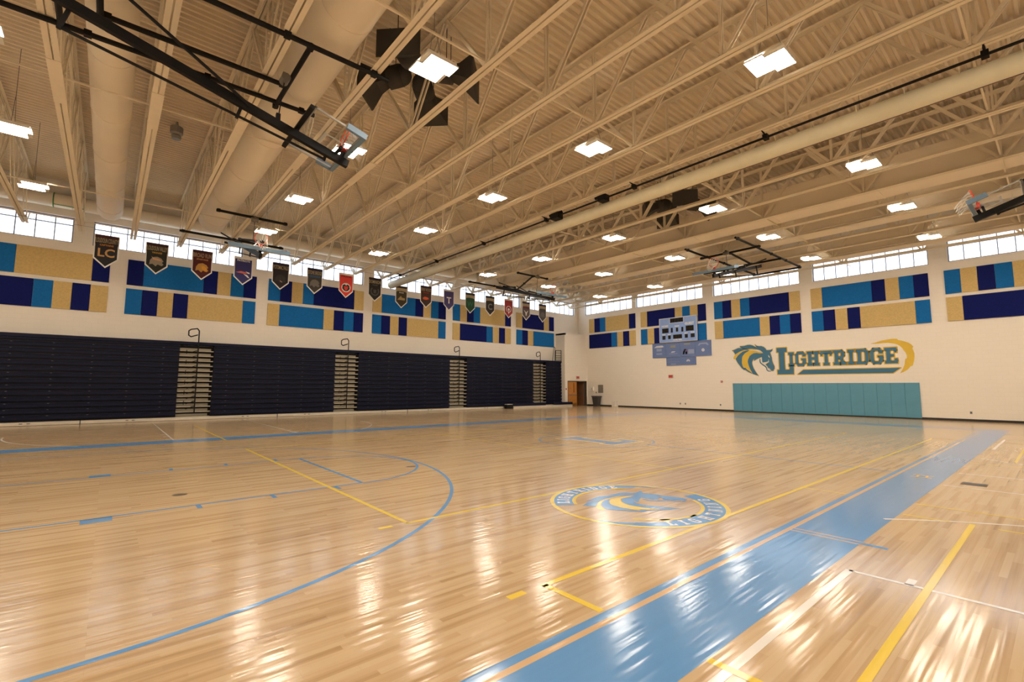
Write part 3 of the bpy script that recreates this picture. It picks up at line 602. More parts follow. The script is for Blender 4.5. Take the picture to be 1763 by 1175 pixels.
GRN = mat('green_tape', (.05, .25, .05), .6)
b = MB(); b.torus((0, -14.3, 0), .31, .02, 'y', 24, 6, 0, 2*PI); b.torus((0, -13.3, 0), .31, .02, 'y', 24, 6, 0, 2*PI); b.tube((.2,-14.3,-.24), (.2,-13.3,-.24), .015, 6); b.build('green_strap', GRN, t)
for x0, y0, y1, lb in ((-26.4, 20.02, 21.42, 'nearest the rolled curtain'), (-21.4, 23.52, 24.85, 'second from the far wall'), (-24.3, 28.85, 30.25, 'nearest the far wall')):
    t = empty('box_duct', (x0, (y0+y1)/2, 8.62), 'wide rectangular cream duct between trusses, '+lb, 'duct', 'rectangular cream ducts'); W = (y1-y0)/2
    b = MB(); b.box(0, -W, 0, 8.4-x0, W, .95); b.build('shell', DUCT, t)
    q = 1.5
    while q < 8.2-x0: MB().box(q, -W-.012, -.012, q+.03, W+.012, .96).build('flange', DUCT, t); q += 3.5

# ---------------------------------------------------------------- high bay lights
LYS = [27.9, 22.42, 17.22, 10.15, 4.88, -2.36, -7.5]
LXS = [-22.45, -17.72, -13.0, -8.33, -3.57, 1.15, 5.88]
L0 = empty('high_bay_light', (0,0,8.42), None, 'ceiling light', 'twin panel high bay lights')
b = MB(); b.box(-.37, -.35, .031, .37, .35, .09)
for s, q in ((-1, -.06), (1, .06)):
    xa, xb, ya, yb = s*.187-.18, s*.187+.18, q-.325, q+.325
    b.box(xa-.012, ya-.012, 0, xa, yb+.012, .0305).box(xb, ya-.012, 0, xb+.012, yb+.012, .0305).box(xa, yb, 0, xb, yb+.012, .0305).box(xa, ya-.012, 0, xb, ya, .0305)
b.build('housing', WHITEP, L0)
for s, q in ((-1, -.06), (1, .06)):
    MB().box(s*.187-.178, q-.323, .003, s*.187+.178, q+.323, .03).build('diffuser', LAMPM, L0)
b = MB(); b.tube((-.3, 0, .09), (-.05, 0, .9), .006, 5).tube((.3, 0, .09), (.05, 0, .9), .006, 5).tube((0, 0, .85), (0, 0, 2.3), .008, 5); b.build('hanger', GREYM, L0)
MB().box(-.12, -.1, .09, .12, .1, .17).build('driver_box', GREYM, L0)
first = True
for i, y_ in enumerate(LYS):
    for j, x in enumerate(LXS):
        o = L0 if first else copy_tree(L0); first = False; o.location = (x, y_, 8.42)
        o['label'] = 'glowing twin panel high bay light, %s row from far wall, %s from bleacher wall' % (ORD[i], ORD[j])

# ---------------------------------------------------------------- rolled divider curtain
t = empty('divider_curtain', (-27.7, 13.4, 8.1), 'rolled up pale vinyl divider curtain hanging under the trusses from black pipe', 'divider curtain')
b = MB(); L = 36.0; n = 20; rr = .215
b.tube((0, 0, 0), (L, 0, 0), rr, 24); b.build('curtain_roll', CURT, t, smooth=True)
MB().tube((0, .11, -rr*.85), (L, .11, -rr*.85), .022, 6).build('hem', mat('brown_hem', (.16,.09,.06), .7), t)
MB().tube((.2, -.32, .26), (L, -.32, .26), .032, 10).build('drive_pipe', BLACKM, t)
q = .6
while q < L:
    MB().tube((q, -.32, .26), (q, -.18, .10), .008, 5).build('strap', CURT, t); MB().tube((q+.1, -.32, .26), (q+.1, .1, .2), .006, 5).build('strap', CURT, t); q += .9
q = 1.9
while q < L:
    MB().box(q-.06, -.40, .20, q+.06, -.24, .33).tube((q+.0, -.62, .38), (q+.0, -.28, .30), .024, 6).build('hanger_clamp', BLACKM, t); q += 4.2
MB().box(14.9, -.5, .12, 15.3, -.2, .40).tube((14.8,-.4,.33), (15.4,-.4,.33), .08, 10).build('drive_motor', BLACKM, t)
MB().box(17.25, -.48, .15, 17.55, -.18, .38).tube((17.1,-.4,.33), (17.5,-.4,.33), .06, 10).build('gear_box', BLACKM, t)
# ---------------------------------------------------------------- loudspeaker clusters
SPK = mat('black_speaker', (.035,.030,.024), .7, noise=.1)
def speaker(c, a, lb, grp):
    t = empty('horn_speaker', c, lb, 'loudspeaker', grp); t.rotation_euler = (0, 0, a)
    b = MB(); vs = []
    for x, w2, h2 in ((.0, .15, .13), (.28, .25, .17), (.62, .50, .33), (.66, .50, .33)):
        dz = -.35*x; vs += [(x, -w2, dz-h2), (x, w2, dz-h2), (x, w2, dz+h2), (x, -w2, dz+h2)]
    fs = [(3,2,1,0), (12,13,14,15)]
    for k in range(3):
        for j in range(4): fs.append((k*4+j, k*4+(j+1) % 4, (k+1)*4+(j+1) % 4, (k+1)*4+j))
    b._add(vs, fs); b.build('horn', SPK, t)
    MB().tube((-.30, 0, .06), (.06, 0, -.02), .27, 20).ball((-.30, 0, .06), .26, 16).build('driver', SPK, t, smooth=True)
    MB().tube((-.05, -.25, .1), (-.05, -.25, ZD-c[2]), .01, 5).tube((-.05, .25, .1), (-.05, .25, ZD-c[2]), .01, 5).build('hanger', BLACKM, t)
dirs = ((225, 'facing the camera side'), (315, 'facing the right side'), (135, 'facing the bleacher side'), (45, 'facing the far side'))
for (cx, cy, cz), nm in (((-10.15, 5.5, 9.55), 'near roof cluster'), ((-10.45, 18.3, 9.5), 'far roof cluster')):
    for i, (px, py, dr, lb) in enumerate(((.55, -.62, -45, 'upper left'), (.62, .62, 45, 'right'), (-.6, .55, 135, 'lower'), (-.62, -.5, 225, 'leftmost'))):
        speaker((cx+px*.95, cy+py*.95, cz), math.radians(dr), 'black horn loudspeaker hanging under the deck, %s, %s of four' % (nm, lb), 'loudspeakers in the '+nm)
# small roof vent
tag(MB().lathe([(0,.0),(.13,.0),(.15,.1),(.12,.14),(.19,.2),(.19,.42),(.05,.5),(.03,.62)], n=16).build('deck_vent', GREYM, loc=(-19.3, 1.25, ZD-.62)), 'small grey capped vent hanging from the roof deck between the round ducts', 'vent')

# ---------------------------------------------------------------- folded backstops
RIM = mat('orange_rim', (.75, .06, .02), .4); NET = mat('white_net', (.75,.72,.66), .8)
PADB = mat('blue_edge_pad', (.15, .24, .34), .5); FRAMEW = mat('board_frame_grey', (.42,.40,.36), .4, metal=.3); WHT = mat('white_target', (.8,.78,.72), .5)
def backstop(loc, rot, E, drop, pipes, lb, W=1.95):
    t = empty('folded_backstop', loc, lb, 'basketball backstop', 'folded basketball backstops'); t.rotation_euler = (0, 0, rot)
    A = Vector((0, E, drop-.2)).normalized(); N = Vector((0, -A.z, A.y)); X = Vector((1,0,0)); base = Vector((0, E, drop))
    P = lambda u, a, n: tuple(base+X*u+A*a+N*n)
    def bx(mb, u0, a0, n0, u1, a1, n1):
        v = [P(u, a, n) for n in (n0, n1) for u, a in ((u0,a0),(u1,a0),(u1,a1),(u0,a1))]
        mb._add(v, [(0,3,2,1),(4,5,6,7),(0,1,5,4),(1,2,6,5),(2,3,7,6),(3,0,4,7)])
    MB().beam(P(0, -E*.98, -.23), P(0, .10, -.23), .11, .17).build('mast', BLACKM, t)
    b = MB(); b.tube(P(-.09, -E*.85, -.66), P(-.09, -.40, -.36), .028, 8).tube(P(-.75, -E*.78, .1), P(-.02, -1.9, -.23), .03, 8).tube(P(.75, -E*.78, .1), P(.02, -1.9, -.23), .03, 8)
    for a, g_ in ((-E*.85, -.70), (-2.2, -.54), (-.42, -.40)): bx(b, -.10, a, g_, -.05, a+.06, -.16)
    b.build('brace', BLACKM, t)
    b = MB(); bx(b, -W/2-.05, -1.16, -.10, W/2+.05, -1.07, -.02); bx(b, -.05, -1.12, -.18, .05, -1.07, -.08); bx(b, -.05, -.12, -.18, .05, -.04, -.02); bx(b, -.22, -.22, -.08, .22, -.16, -.02); b.build('board_bracket', BLACKM, t)
    g = MB(); bx(g, -W/2, -1.07, 0, W/2, 0, .015); bb = g.build('backboard', GLASS, t)
    b = MB()
    for q in ((-W/2, -1.07, -W/2+.04, 0), (W/2-.04, -1.07, W/2, 0), (-W/2, -1.07, W/2, -1.03), (-W/2, -.04, W/2, 0)): bx(b, q[0], q[1], -.012, q[2], q[3], .025)
    b.build('board_frame', FRAMEW, bb)
    b = MB()
    for q in ((-.3, -.62, -.25, -.16), (.25, -.62, .3, -.16), (-.3, -.62, .3, -.57), (-.3, -.2, .3, -.16)): bx(b, q[0], q[1], .016, q[2], q[3], .019)
    b.build('target_square', WHT, bb)
    b = MB(); bx(b, -W/2-.04, -.03, -.05, W/2+.04, .06, .08); bx(b, -W/2-.045, -.38, -.05, -W/2+.03, 0, .08); bx(b, W/2-.03, -.38, -.05, W/2+.045, 0, .08); b.build('edge_pad', PADB, bb)
    b = MB(); n = 28; c0 = (-.15, .39); R = .229; pts = [P(R*math.cos(2*PI*i/n), c0[0], c0[1]+R*math.sin(2*PI*i/n)) for i in range(n)]
    for i in range(n): b.tube(pts[i], pts[(i+1) % n], .015, 6)
    bx(b, -.12, -.20, .016, .12, -.02, .05); bx(b, -.07, -.19, .05, .07, -.11, .17); rim = b.build('rim', RIM, t)
    b = MB(); m = 12; rows = [(-.15, .229, 0), (-.05, .20, .03), (.06, .17, .08), (.17, .15, .15), (.26, .15, .23)]
    pt = lambda k, i: Vector(P(rows[k][1]*math.cos(2*PI*(i+.5*(k % 2))/m), rows[k][0], c0[1]+rows[k][1]*math.sin(2*PI*(i+.5*(k % 2))/m)))-Vector((0,0,rows[k][2]))
    for k in range(4):
        for i in range(m):
            b.tube(pt(k, i), pt(k+1, i), .005, 4, caps=False); b.tube(pt(k, i), pt(k+1, i-1 if k % 2 == 0 else i+1), .005, 4, caps=False)
    b.build('net', NET, rim)
    for p0, p1 in pipes:
        MB().tube(p0, p1, .052, 10).build('ceiling_pipe', BLACKM, t); d = Vector(p1)-Vector(p0)
        nn = max(2, int(d.length/1.76)+1)
        for k in range(nn):
            q = Vector(p0)+d*(.03+.94*k/(nn-1)); MB().box(q.x-.058, q.y-.058, q.z-.052, q.x+.058, q.y+.058, q.z+.06).build('pipe_clamp', BLACKM, t)
    
    b = MB(); b.tube((-.12, E*.76, -.14), (.12, E*.76, -.14), .09, 14).box(-.04, E*.76-.05, -.14, .04, E*.76+.05, .0); b.build('winch', mat('grey_winch', (.16,.14,.11), .5, metal=.3), t)
    e = P(0, -1.5, -.14); b = MB(); b.tube((0, E*.76, -.1), e, .012, 5).box(e[0]-.04, e[1]-.04, e[2], e[0]+.04, e[1]+.04, e[2]+.14); b.build('hoist_cable', BLACKM, t)
    return t
zf = 8.39
backstop((-10.5, -1.9, zf), 0, 5.78, -1.36, [((1.22,-5,0),(1.22,6.2,0)), ((-1.25,-5,0),(-1.25,5.4,0)), ((-.45,1.37,0),(-.45,4.55,0)), ((-1.5,4.55,.0),(1.25,4.55,.0)), ((-1.35,.8,0),(1.35,.8,0)), ((-.5,1.37,-.05),(1.3,1.37,-.05))], 'black folded backstop with glass board hanging nearest the camera at upper left')
sp = [((-2.1,0,0),(2.1,0,0)), ((-1.25,3.85,0),(1.3,3.85,0)), ((-1.0,1.0,-.12),(.0,1.0,-.2))]
backstop((-24.6, 4.05, zf), -PI/2, 5.3, -1.62, sp, 'folded backstop with blue padded board edge in front of the banners at left')
backstop((-24.6, 19.4, zf), -PI/2, 5.6, -1.45, sp+[((-2.0,.0,0),(.0,3.85,0))], 'folded backstop with black mast beyond the rolled curtain near the bleacher wall')
backstop((-10.5, 27.2, zf), PI, 5.7, -1.26, [((1.22,-2.1,0),(1.22,6.0,0)), ((-1.22,-2.1,0),(-1.22,6.0,0)), ((-1.5,4.0,-.06),(1.5,4.0,-.06)), ((-1.3,.9,-.06),(1.3,.9,-.06)), ((-1.3,-1.9,-.06),(1.3,-1.9,-.06)), ((0,3.9,-.05),(0,1.4,-.2))], 'folded backstop with rectangular black pipe frame above the far end of the court')
backstop((4.2, 18.9, zf), PI/2, 5.6, -1.62, sp+[((1.2,0,0),(1.2,4,0)), ((-1.2,0,0),(-1.2,4,0))], 'folded backstop at the right edge of the photo beyond the curtain')

# ---------------------------------------------------------------- banners
def bannerM(z, d): return Matrix(((0,0,1,d), (1,0,0,0), (0,1,0,z), (0,0,0,1)))
BK = lambda n, c: mat('banner_'+n, c, .75, noise=.05, nscale=4)
TAN = BK('tan', (.40,.31,.19)); WH = BK('white', (.85,.82,.76))
def penta(mb, w, z0, z1, tip, d0, d1): mb.slab([(d0, -w, z0), (d0, w, z0), (d0, w, z1), (d0, 0, tip), (d0, -w, z1)], (d1-d0, 0, 0))
def poly(mb, pts, d): mb.flat([(d, u, v) for u, v in pts])
cr = lambda c, r, n=20, a0=0, a1=360: [(c[0]+r*math.cos(math.radians(a0+(a1-a0)*i/n)), c[1]+r*math.sin(math.radians(a0+(a1-a0)*i/n))) for i in range(n)]
HEADP = [(-.26,-.20),(-.24,.0),(-.15,.15),(.02,.2),(.18,.13),(.26,.0),(.20,-.06),(.27,-.14),(.2,-.22),(.05,-.16),(-.02,-.26),(-.14,-.16)]
BAN = [
 ('dark', (.012,.012,.016), (.05,.01,.012), 'LOUDOUN COUNTY', 'CAPTAINS', (.6,.22,.04), 'LC', (.55,.30,.10), 'black pennant banner with large orange and tan letters LC'),
 ('darkgreen', (.012,.016,.010), (.04,.012,.012), 'LOUDOUN VALLEY', 'VIKINGS', (.6,.3,.05), 'helm', (.30,.24,.18), 'dark green pennant banner with a grey horned helmet emblem, second from the left'),
 ('maroon', (.075,.006,.010), (.05,.01,.012), 'BROAD RUN', 'SPARTANS', (.55,.25,.1), 'gold', (.50,.26,.06), 'maroon pennant banner with tan and gold emblem'),
 ('royal', (.03,.03,.16), None, 'PATRIOTS', None, None, 'streak', (.65,.14,.10), 'white edged royal blue pennant banner with a red and white streak'),
 ('black', (.012,.008,.012), (.02,.012,.035), 'POTOMAC FALLS', None, None, 'black', (.028,.026,.024), 'near black pennant banner with a black cat shaped emblem'),
 ('slate', (.04,.035,.03), (.015,.015,.04), 'STONE BRIDGE', None, (.03,.08,.16), 'grey', (.17,.15,.13), 'dark grey pennant banner with blue band and grey emblem'),
 ('red', (.70,.05,.04), None, 'PRIDE', None, None, 'disc', (.8,.75,.7), 'bright red pennant banner with black and white round emblem'),
 ('ink', (.012,.010,.008), (.02,.012,.02), 'DOMINION', 'TITANS', (.10,.11,.14), 'wreath', (.07,.065,.06), 'black pennant banner with a dim grey wreath emblem, left of the curtain roll end'),
 ('olive', (.045,.032,.012), (.03,.02,.01), '', 'EAGLES', (.6,.6,.6), 'wing', (.40,.28,.10), 'black and gold pennant banner half hidden behind the curtain roll'),
 ('brown', (.045,.022,.016), (.03,.01,.02), 'BRIAR WOODS', 'FALCONS', (.45,.03,.02), 'redbird', (.60,.09,.03), 'dark pennant banner with an orange red emblem under a red band'),
 ('indigo', (.05,.04,.16), None, '', None, None, 'T', (.75,.72,.66), 'white edged indigo pennant banner with a large white letter T'),
 ('green', (.01,.055,.018), (.02,.03,.03), '', None, None, 'W', (.02,.14,.06), 'dark green pennant banner with a green letter W'),
 ('char', (.016,.014,.013), (.012,.012,.03), '', None, None, 'C', (.22,.20,.18), 'charcoal pennant banner with a grey letter C'),
 ('crimson', (.32,.03,.035), None, '', None, None, 'ring', (.75,.7,.65), 'crimson pennant banner with a white ring and arrow emblem'),
 ('plum', (.10,.08,.09), (.03,.012,.03), '', None, (.16,.01,.02), 'Y', (.7,.65,.55), 'grey pennant banner with maroon band and a pale forked emblem'),
 ('smoke', (.07,.062,.055), (.02,.012,.03), '', None, (.05,.05,.05), 'grey', (.14,.12,.11), 'smallest dark grey pennant banner, last before the corner'),
]
for i, (nm, col, top, t1, t2, c2, em, ec, lb) in enumerate(BAN):
    y_ = -.42+1.765*i; x = -26.8; zt, zs, zp = 8.19, 7.14, 6.74
    if i == 8: x, y_, zt, zs, zp = -27.85, 14.24, 8.19, 7.12, 6.72
    t = empty('pennant_banner', (x, y_, zt), lb, 'banner', 'school banners over the bleachers')
    w2 = .425
    b = MB(); penta(b, w2, 0, zs-zt, zp-zt, -.004, .004); b.build('border', WH, t)
    fc = BK(nm, col); b = MB(); penta(b, w2-.05, -.0 if top else -.12, zs-zt+.03, zp-zt+.07, .004, .007); b.build('field', fc, t)
    if top:
        MB().box(.007, -w2+.03, -.14, .009, w2-.03, 0).build('top_band', BK(nm+'_top', top), t)
        b = MB(); poly(b, [(-w2+.04, -.15), (w2-.04, -.15), (w2-.04, -.43), (.25, -.36), (0, -.34), (-.25, -.36), (-w2+.04, -.43)], .0085); b.build('name_band', TAN if not t1 else fc, t)
    if t1:
        tm = text_mesh('name_lettering', t1, .25, TAN if top else (BK('ink', (.012,.010,.008)) if em == 'disc' else WH), t, Matrix.Identity(4), .001, .004)
        xs = [v_.co.x for v_ in tm.data.vertices]; wd = max(xs)-min(xs); k = (2*w2-.12)/wd if top else (2*w2-.28)/wd
        tm.matrix_local = bannerM(-.26 if top else -.20, .010) @ Matrix.Diagonal((k, (1.15 if top else .55), 1, 1))
    if t2:
        text_mesh('team_lettering', t2, .10, BK(nm+'_team', c2), t, bannerM(-.45, .010), .001, .003)
    elif c2:
        MB().box(.007, -.3, -.52, .010, .3, -.40).build('colour_band', BK(nm+'_band', c2), t)
    EM = BK(nm+'_emblem', ec); EK = BK('ink', (.012,.010,.008)); q = .0115; cz = -.82; b = MB()
    S_ = lambda pts, s=1, du=0, dv=0: [(u*s+du, v*s+dv+cz) for u, v in pts]
    if em in ('LC', 'T', 'W', 'C'):
        text_mesh('emblem', em, {'LC': .5, 'T': .6, 'W': .48, 'C': .6}[em], EM, t, bannerM(cz+(.06 if em == 'T' else .02), q), .001, .012)
    elif em in ('helm', 'gold', 'black', 'grey'):
        poly(b, S_(HEADP), q); b.build('emblem', EM, t)
        if em == 'helm':
            b = MB(); poly(b, S_([(-.2,.2),(-.12,.12),(.1,.1),(.22,.02),(.05,.02),(-.12,.05)]), q+.001); b.build('emblem_stripe', BK('peach', (.62,.33,.16)), t)
        if em == 'gold':
            b = MB(); poly(b, S_([(-.02,.06),(.1,.05),(.24,-.12),(.12,-.2),(0,-.1)]), q+.001); b.build('emblem_stripe', BK('amber', (.70,.33,.04)), t)
        if em == 'black':
            b = MB(); poly(b, S_([(-.02,-.12),(.1,-.2),(.08,-.23),(-.03,-.17)]), q+.001); b.build('emblem_stripe', BK('pinkish', (.5,.25,.2)), t)
    elif em == 'streak':
        poly(b, S_([(-.33,.0),(-.1,.08),(.12,.05),(.2,-.03),(-.05,-.03)]), q); b.build('emblem', EM, t)
        b = MB(); poly(b, S_([(.0,-.04),(.2,-.1),(.3,-.24),(.22,-.22),(.1,-.12)]), q); poly(b, S_([(.1,.09),(.28,.05),(.3,-.02),(.2,.0)]), q); b.build('emblem_stripe', WH, t)
    elif em == 'disc':
        poly(b, S_(cr((0,-.02), .27)), q); b.build('emblem', WH, t)
        b = MB(); poly(b, S_([(-.2,.1),(-.08,.17),(0,.1),(.08,.17),(.2,.1),(.22,-.08),(.12,-.2),(0,-.25),(-.12,-.2),(-.22,-.08)]), q+.001); b.build('emblem_mane', EK, t)
        b = MB(); poly(b, S_([(-.13,.06),(.13,.06),(.1,-.1),(0,-.2),(-.1,-.1)]), q+.002); b.build('emblem_face', BK('red', (.70,.05,.04)), t)
    elif em == 'wreath':
        o_ = cr((0,0), .28, 24, 130, 410); n_ = len(o_); i_ = cr((0,0), .2, 24, 130, 410)
        for k in range(n_-1): poly(b, S_([o_[k], o_[k+1], i_[k+1], i_[k]]), q)
        poly(b, S_([(-.1,.1),(.1,.1),(.08,-.12),(-.08,-.12)]), q); b.build('emblem', EM, t)
    elif em == 'wing':
        poly(b, S_([(-.28,-.12),(-.12,.08),(-.02,.16),(.03,.05),(.26,.02),(.24,-.12)]), q); b.build('emblem', EM, t)
    elif em == 'redbird':
        poly(b, S_([(-.26,.0),(-.1,.1),(.12,.08),(.22,-.02),(.02,-.1),(-.2,-.09)]), q); b.build('emblem', EM, t)
    elif em == 'ring':
        o_ = cr((0,.05), .25, 24, -70, 250); i_ = cr((0,.05), .2, 24, -70, 250)
        for k in range(23): poly(b, S_([o_[k], o_[k+1], i_[k+1], i_[k]]), q)
        poly(b, S_([(-.08,-.12),(.08,-.12),(0,-.33)]), q); poly(b, S_(cr((0,.03), .1, 12)), q); b.build('emblem', EM, t)
    elif em == 'Y':
        poly(b, S_([(-.24,.16),(-.12,.1),(0,-.02),(.12,.1),(.24,.16),(.12,.0),(.06,-.12),(.05,-.26),(-.05,-.26),(-.06,-.12),(-.12,.0)]), q); b.build('emblem', EM, t)
    MB().tube((0, -.3, 0), (0, -.3, .25), .003, 4).build('cord', BLACKM, t); MB().tube((0, .3, 0), (0, .3, .25), .003, 4).build('cord', BLACKM, t)

tag(MB().tube((0, YN+.05, 0), (0, YF-.05, 0), .007, 6).build('banner_cable', GREYM, loc=(-26.8, 0, 8.443)), 'thin steel cable carrying the pennant banners under the truss ends', 'cable')
tag(MB().tube((0, -2.2, 0), (0, 2.2, 0), .007, 6).build('banner_cable', GREYM, loc=(-27.85, 14.24, 8.443)), 'short steel cable holding the banner behind the curtain roll end', 'cable')
# ---------------------------------------------------------------- scoreboard and sponsor boards
FW = Matrix(((1,0,0,0), (0,0,-1,0), (0,1,0,0), (0,0,0,1)))
def fM(x, z, y=0): return Matrix.Translation((x, y, z)) @ FW
SBX0, SBX1, SBZ0, SBZ1 = -20.08, -17.02, 5.0, 6.84
sb = empty('scoreboard', (SBX0, YF-.12, SBZ0), 'pale blue electronic scoreboard with dark unlit digit windows hung over acoustic panels', 'scoreboard')
SW, SH = SBX1-SBX0, SBZ1-SBZ0
SBB = mat('scoreboard_blue', (.28,.42,.78), .6, spec=.2); SBW = mat('scoreboard_white', (.62,.64,.72), .4); SBK = mat('unlit_display', (.008,.008,.006), .8, spec=.1); SEG = mat('unlit_segment', (.05,.025,.012), .4)
MB().box(0, -.03, 0, SW, .06, SH).build('cabinet', SBB, sb)
b = MB(); e = .035; b.box(-.01,-.04,-.01,SW+.01,-.03,e).box(-.01,-.04,SH-e,SW+.01,-.03,SH+.01).box(-.01,-.04,0,e,-.03,SH).box(SW-e,-.04,0,SW+.01,-.03,SH)
fx = lambda u: u*SW; fz = lambda v: (1-v)*SH
x0, x1, z0, z1 = fx(.285), fx(.67), fz(.235), fz(.0)
b.box(x0,-.04,z0,x0+.03,-.03,z1).box(x1-.03,-.04,z0,x1,-.03,z1).box(x0,-.04,z0,x1,-.03,z0+.03); b.build('trim', SBW, sb)
for u0, u1, v0_, v1_, n in ((.305,.65,.035,.205,4), (.08,.255,.42,.61,2), (.715,.915,.39,.60,3), (.32,.37,.42,.61,1), (.455,.515,.43,.59,1), (.60,.65,.42,.61,1), (.08,.165,.725,.88,2), (.24,.31,.725,.87,1), (.375,.61,.71,.87,4), (.685,.76,.725,.87,1), (.835,.935,.72,.87,2)):
    d = MB().box(fx(u0), -.038, fz(v1_), fx(u1), -.03, fz(v0_)).build('digit_window', SBK, sb)
    b = MB(); wq = (fx(u1)-fx(u0))/n; h = fz(v0_)-fz(v1_)
    for k in range(n):
        a = fx(u0)+k*wq+wq*.22; c = fx(u0)+(k+1)*wq-wq*.22; zb = fz(v1_)+h*.15; zt_ = fz(v0_)-h*.15; zm = (zb+zt_)/2; s = .018
        for zz in (zb, zm, zt_): b.box(a, -.041, zz-s/2, c, -.038, zz+s/2)
        for xx in (a, c): b.box(xx-s/2, -.041, zb, xx+s/2, -.038, zt_)
    b.build('segments', SEG, d)
for tx, u, v_, sz in (('HOME', .16, .33, .20), ('GUEST', .81, .30, .24), ('PERIOD', .485, .365, .11), ('FOULS', .12, .675, .10), ('FOULS', .885, .665, .10), ('BONUS', .275, .68, .08), ('BONUS', .72, .68, .08), ('PLAYER  FOUL', .49, .925, .11)):
    text_mesh('lettering', tx, sz, WH, sb, fM(fx(u), fz(v_), -.040), .001, .008)
SPB = mat('sponsor_blue', (.135,.20,.42), .5, noise=.04); FAINT = mat('sponsor_pale', (.30,.36,.55), .5); FA2 = mat('sponsor_white', (.60,.60,.66), .5); OLV = mat('sponsor_olive', (.30,.30,.22), .5)
SPX = [-20.8, -19.62, -18.43, -17.24, -16.07]
def spb(x0, x1, z0, z1, lb, marks):
    t = empty('sponsor_board', ((x0+x1)/2, YF-.06, z0), lb, 'sponsor board', 'sponsor boards below the scoreboard'); w_ = (x1-x0)/2-.006
    MB().box(-w_, 0, 0, w_, .05, z1-z0-.01).build('panel', SPB, t)
    for m_, k_, pts in marks:
        b = MB(); b.slab([(u, -.003, v) for u, v in pts], (0, .003, 0)); b.build(k_, m_, t)
    for u in (-w_+.05, w_-.05): pass
    return t
rr_ = lambda a, b_, c, d: [(a,b_),(c,b_),(c,d),(a,d)]
spb(SPX[0], SPX[1], 3.86, 4.97, 'blue sponsor board with a white slanted emblem, leftmost under the scoreboard', [(FA2, 'emblem', [(-.45,.78),(-.2,.93),(.3,.93),(.42,.82),(.2,.78)]), (FAINT, 'small_print', rr_(-.22,.5,.22,.7)), (FAINT, 'small_print', rr_(-.25,.24,.25,.36))])
spb(SPX[1], SPX[2], 3.86, 4.97, 'blue sponsor board with an olive block and small white emblem, second from left', [(OLV, 'emblem', rr_(-.22,.72,.2,.9)), (FA2, 'emblem', [(-.2,.34),(-.1,.44),(.2,.44),(.1,.36)]), (FAINT, 'small_print', rr_(-.35,.24,.35,.28))])
spb(SPX[2], SPX[3], 3.86, 4.97, 'blue sponsor board with a black and red arched emblem, third from left', [(SBK, 'emblem', [(-.42,.18),(-.3,.18),(-.22,.42),(-.14,.52),(-.26,.56),(-.36,.44)]), (SBK, 'emblem', rr_(-.2,.18,-.06,.38)), (RED, 'emblem_stripe', [(-.36,.44),(-.22,.56),(-.02,.44),(-.08,.42),(-.22,.5),(-.3,.42)]), (FAINT, 'small_print', rr_(.02,.2,.48,.52)), (OLV, 'small_print', rr_(-.3,.88,.2,.98))])
spb(SPX[3], SPX[4], 3.86, 4.97, 'blue sponsor board with a white arched emblem and round seal, rightmost', [(FAINT, 'emblem', [(-.4,.76),(-.28,.94),(.28,.94),(.42,.76),(.3,.74),(.2,.84),(-.2,.84),(-.3,.74)]), (FA2, 'seal', cr((-.02,.42), .12, 14))])
spb(SPX[1], SPX[2], 3.25, 3.85, 'blue sponsor board with a thin gold rule, lower left of the pair', [(OLV, 'rule', rr_(-.56,.25,.5,.275)), (FAINT, 'small_print', rr_(-.2,.06,.2,.12))])
spb(SPX[2], SPX[3], 3.25, 3.85, 'blue sponsor board with a small white domed emblem, lower right of the pair', [(FA2, 'emblem', [(-.16,.26),(-.12,.36),(0,.42),(.12,.36),(.16,.26),(.05,.24),(0,.32),(-.05,.24)])])

# ---------------------------------------------------------------- small things on the walls and floor
EXR = mat('exit_red', (.60,.02,.02), .4); EXW = mat('exit_housing', (.55,.50,.44), .4)
def exit_sign(loc, M, lb):
    t = empty('exit_sign', loc, lb, 'exit sign', 'exit signs'); t.matrix_world = Matrix.Translation(loc) @ M
    MB().box(-.19, -.12, 0, .19, .12, .05).build('housing', EXW, t); MB().box(-.16, -.095, .05, .16, .095, .053).build('face', mat('exit_pink', (.62,.12,.10), .4), t)
    text_mesh('lettering', 'EXIT', .15, EXR, t, Matrix.Translation((0, 0, .056)), .001, .006)
LWM = Matrix(((0,0,1,0), (1,0,0,0), (0,1,0,0), (0,0,0,1)))
exit_sign((VX, 30.88, 2.43), LWM, 'red exit sign over the open brown door')
exit_sign((-19.3, YF, 2.43), FW, 'red exit sign on the far wall below the sponsor boards')
tag(MB().box(0, -.05, 0, .04, .05, .13).build('fire_pull', RED, loc=(VX, 29.42, 1.38)), 'red fire alarm pull box left of the brown door', 'fire alarm')
t = tag(MB().box(-.06, -.04, 0, .06, 0, .13).build('fire_horn', RED, loc=(-15.45, YF, 1.95)), 'red fire alarm horn on the far wall left of the teal pads', 'fire alarm'); MB().box(-.025, -.05, .04, .025, -.04, .09).build('strobe', FA2, t)
t = empty('trash_can', (-26.12, YF-.42, 0), 'dark grey plastic trash can with wide rim against the far wall', 'trash can')
b = MB(); v = []
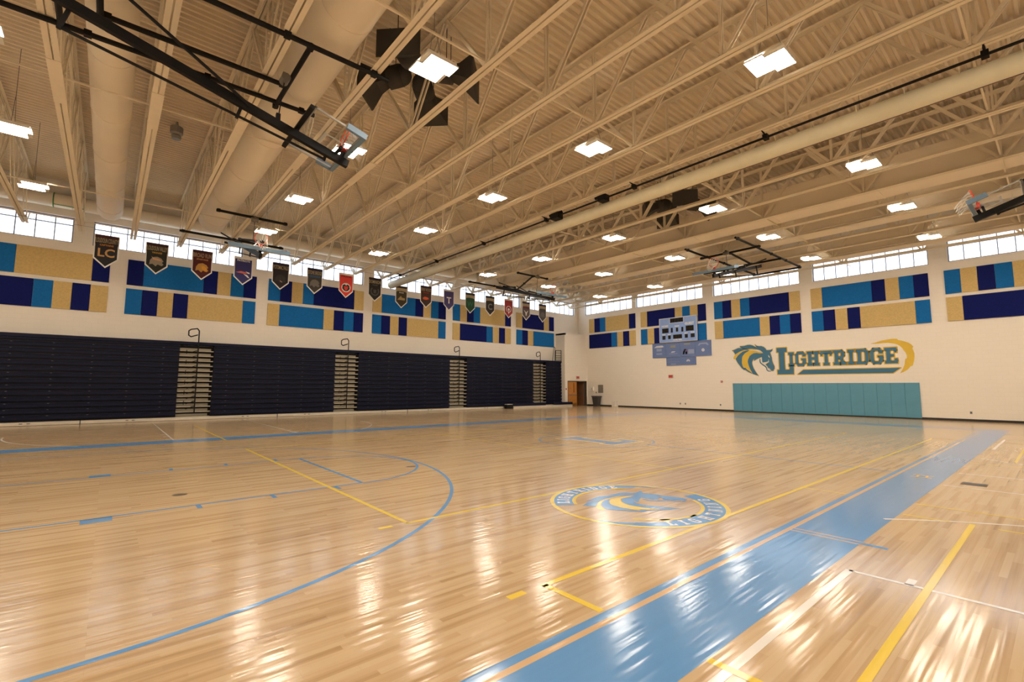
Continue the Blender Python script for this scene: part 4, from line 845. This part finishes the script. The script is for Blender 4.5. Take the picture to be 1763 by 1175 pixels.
for z, w_ in ((.0, .22), (.8, .31)): v += [(-w_, -w_*.8, z), (w_, -w_*.8, z), (w_, w_*.8, z), (-w_, w_*.8, z)]
b._add(v, [(3,2,1,0),(0,1,5,4),(1,2,6,5),(2,3,7,6),(3,0,4,7)]); b.build('body', mat('can_grey', (.055,.05,.05), .6), t)
MB().box(-.35,-.29,.78,.35,.29,.86).build('rim', mat('can_rim', (.09,.085,.09), .5), t); MB().box(-.28,-.23,.86,.28,.23,.875).build('liner', mat('liner_grey', (.3,.28,.27), .4), t)
t = tag(MB().box(-.26, -.03, 0, .26, 0, .68).build('wall_cabinet', mat('cabinet_grey', (.20,.17,.13), .5), loc=(-26.0, YF, 1.12)), 'grey metal cabinet set on the wall above the trash can', 'wall cabinet')
MB().box(-.24,-.035,.02,.24,-.03,.66).build('door', mat('cabinet_door', (.24,.21,.17), .5), t); MB().box(.18,-.05,.3,.21,-.035,.38).build('latch', DARKG, t)
t = tag(MB().box(-.10, -.12, 0, .10, 0, .32).build('sanitizer_dispenser', WHITEP, loc=(-26.85, YF, 1.30)), 'white wall dispenser left of the grey cabinet', 'dispenser'); MB().box(-.06,-.125,.10,-.02,-.12,.24).build('window', DARKG, t)
tag(MB().box(-.04, -.05, 0, .04, 0, .10).build('thermostat', mat('brown_box', (.20,.13,.07), .5), loc=(-26.48, YF, 1.10)), 'tiny brown box on the wall between dispenser and trash can', 'wall box')
t = tag(MB().box(-.26, -.20, 0, -.03, 0, .46).build('convector_cover', WHITEP, loc=(-24.45, YF, 0)), 'pair of short white boxes at the far wall foot beside the trash can', 'wall box'); MB().box(.0, -.20, 0, .22, 0, .46).build('second_box', WHITEP, t)
for x, lb in ((-18.61, 'below the exit sign, left of a pair'), (-18.2, 'below the exit sign, right of a pair'), (-15.59, 'just left of the teal pads'), (-3.14, 'right of the teal pads')):
    t = tag(MB().box(-.045, -.012, -.06, .045, 0, .06).build('wall_outlet', GREYM, loc=(x, YF, .42)), 'small dark outlet cover on the far wall '+lb, 'outlet', 'outlet covers on the far wall')
    MB().box(-.02,-.015,-.035,.02,-.012,.035).build('socket', DARKG, t)
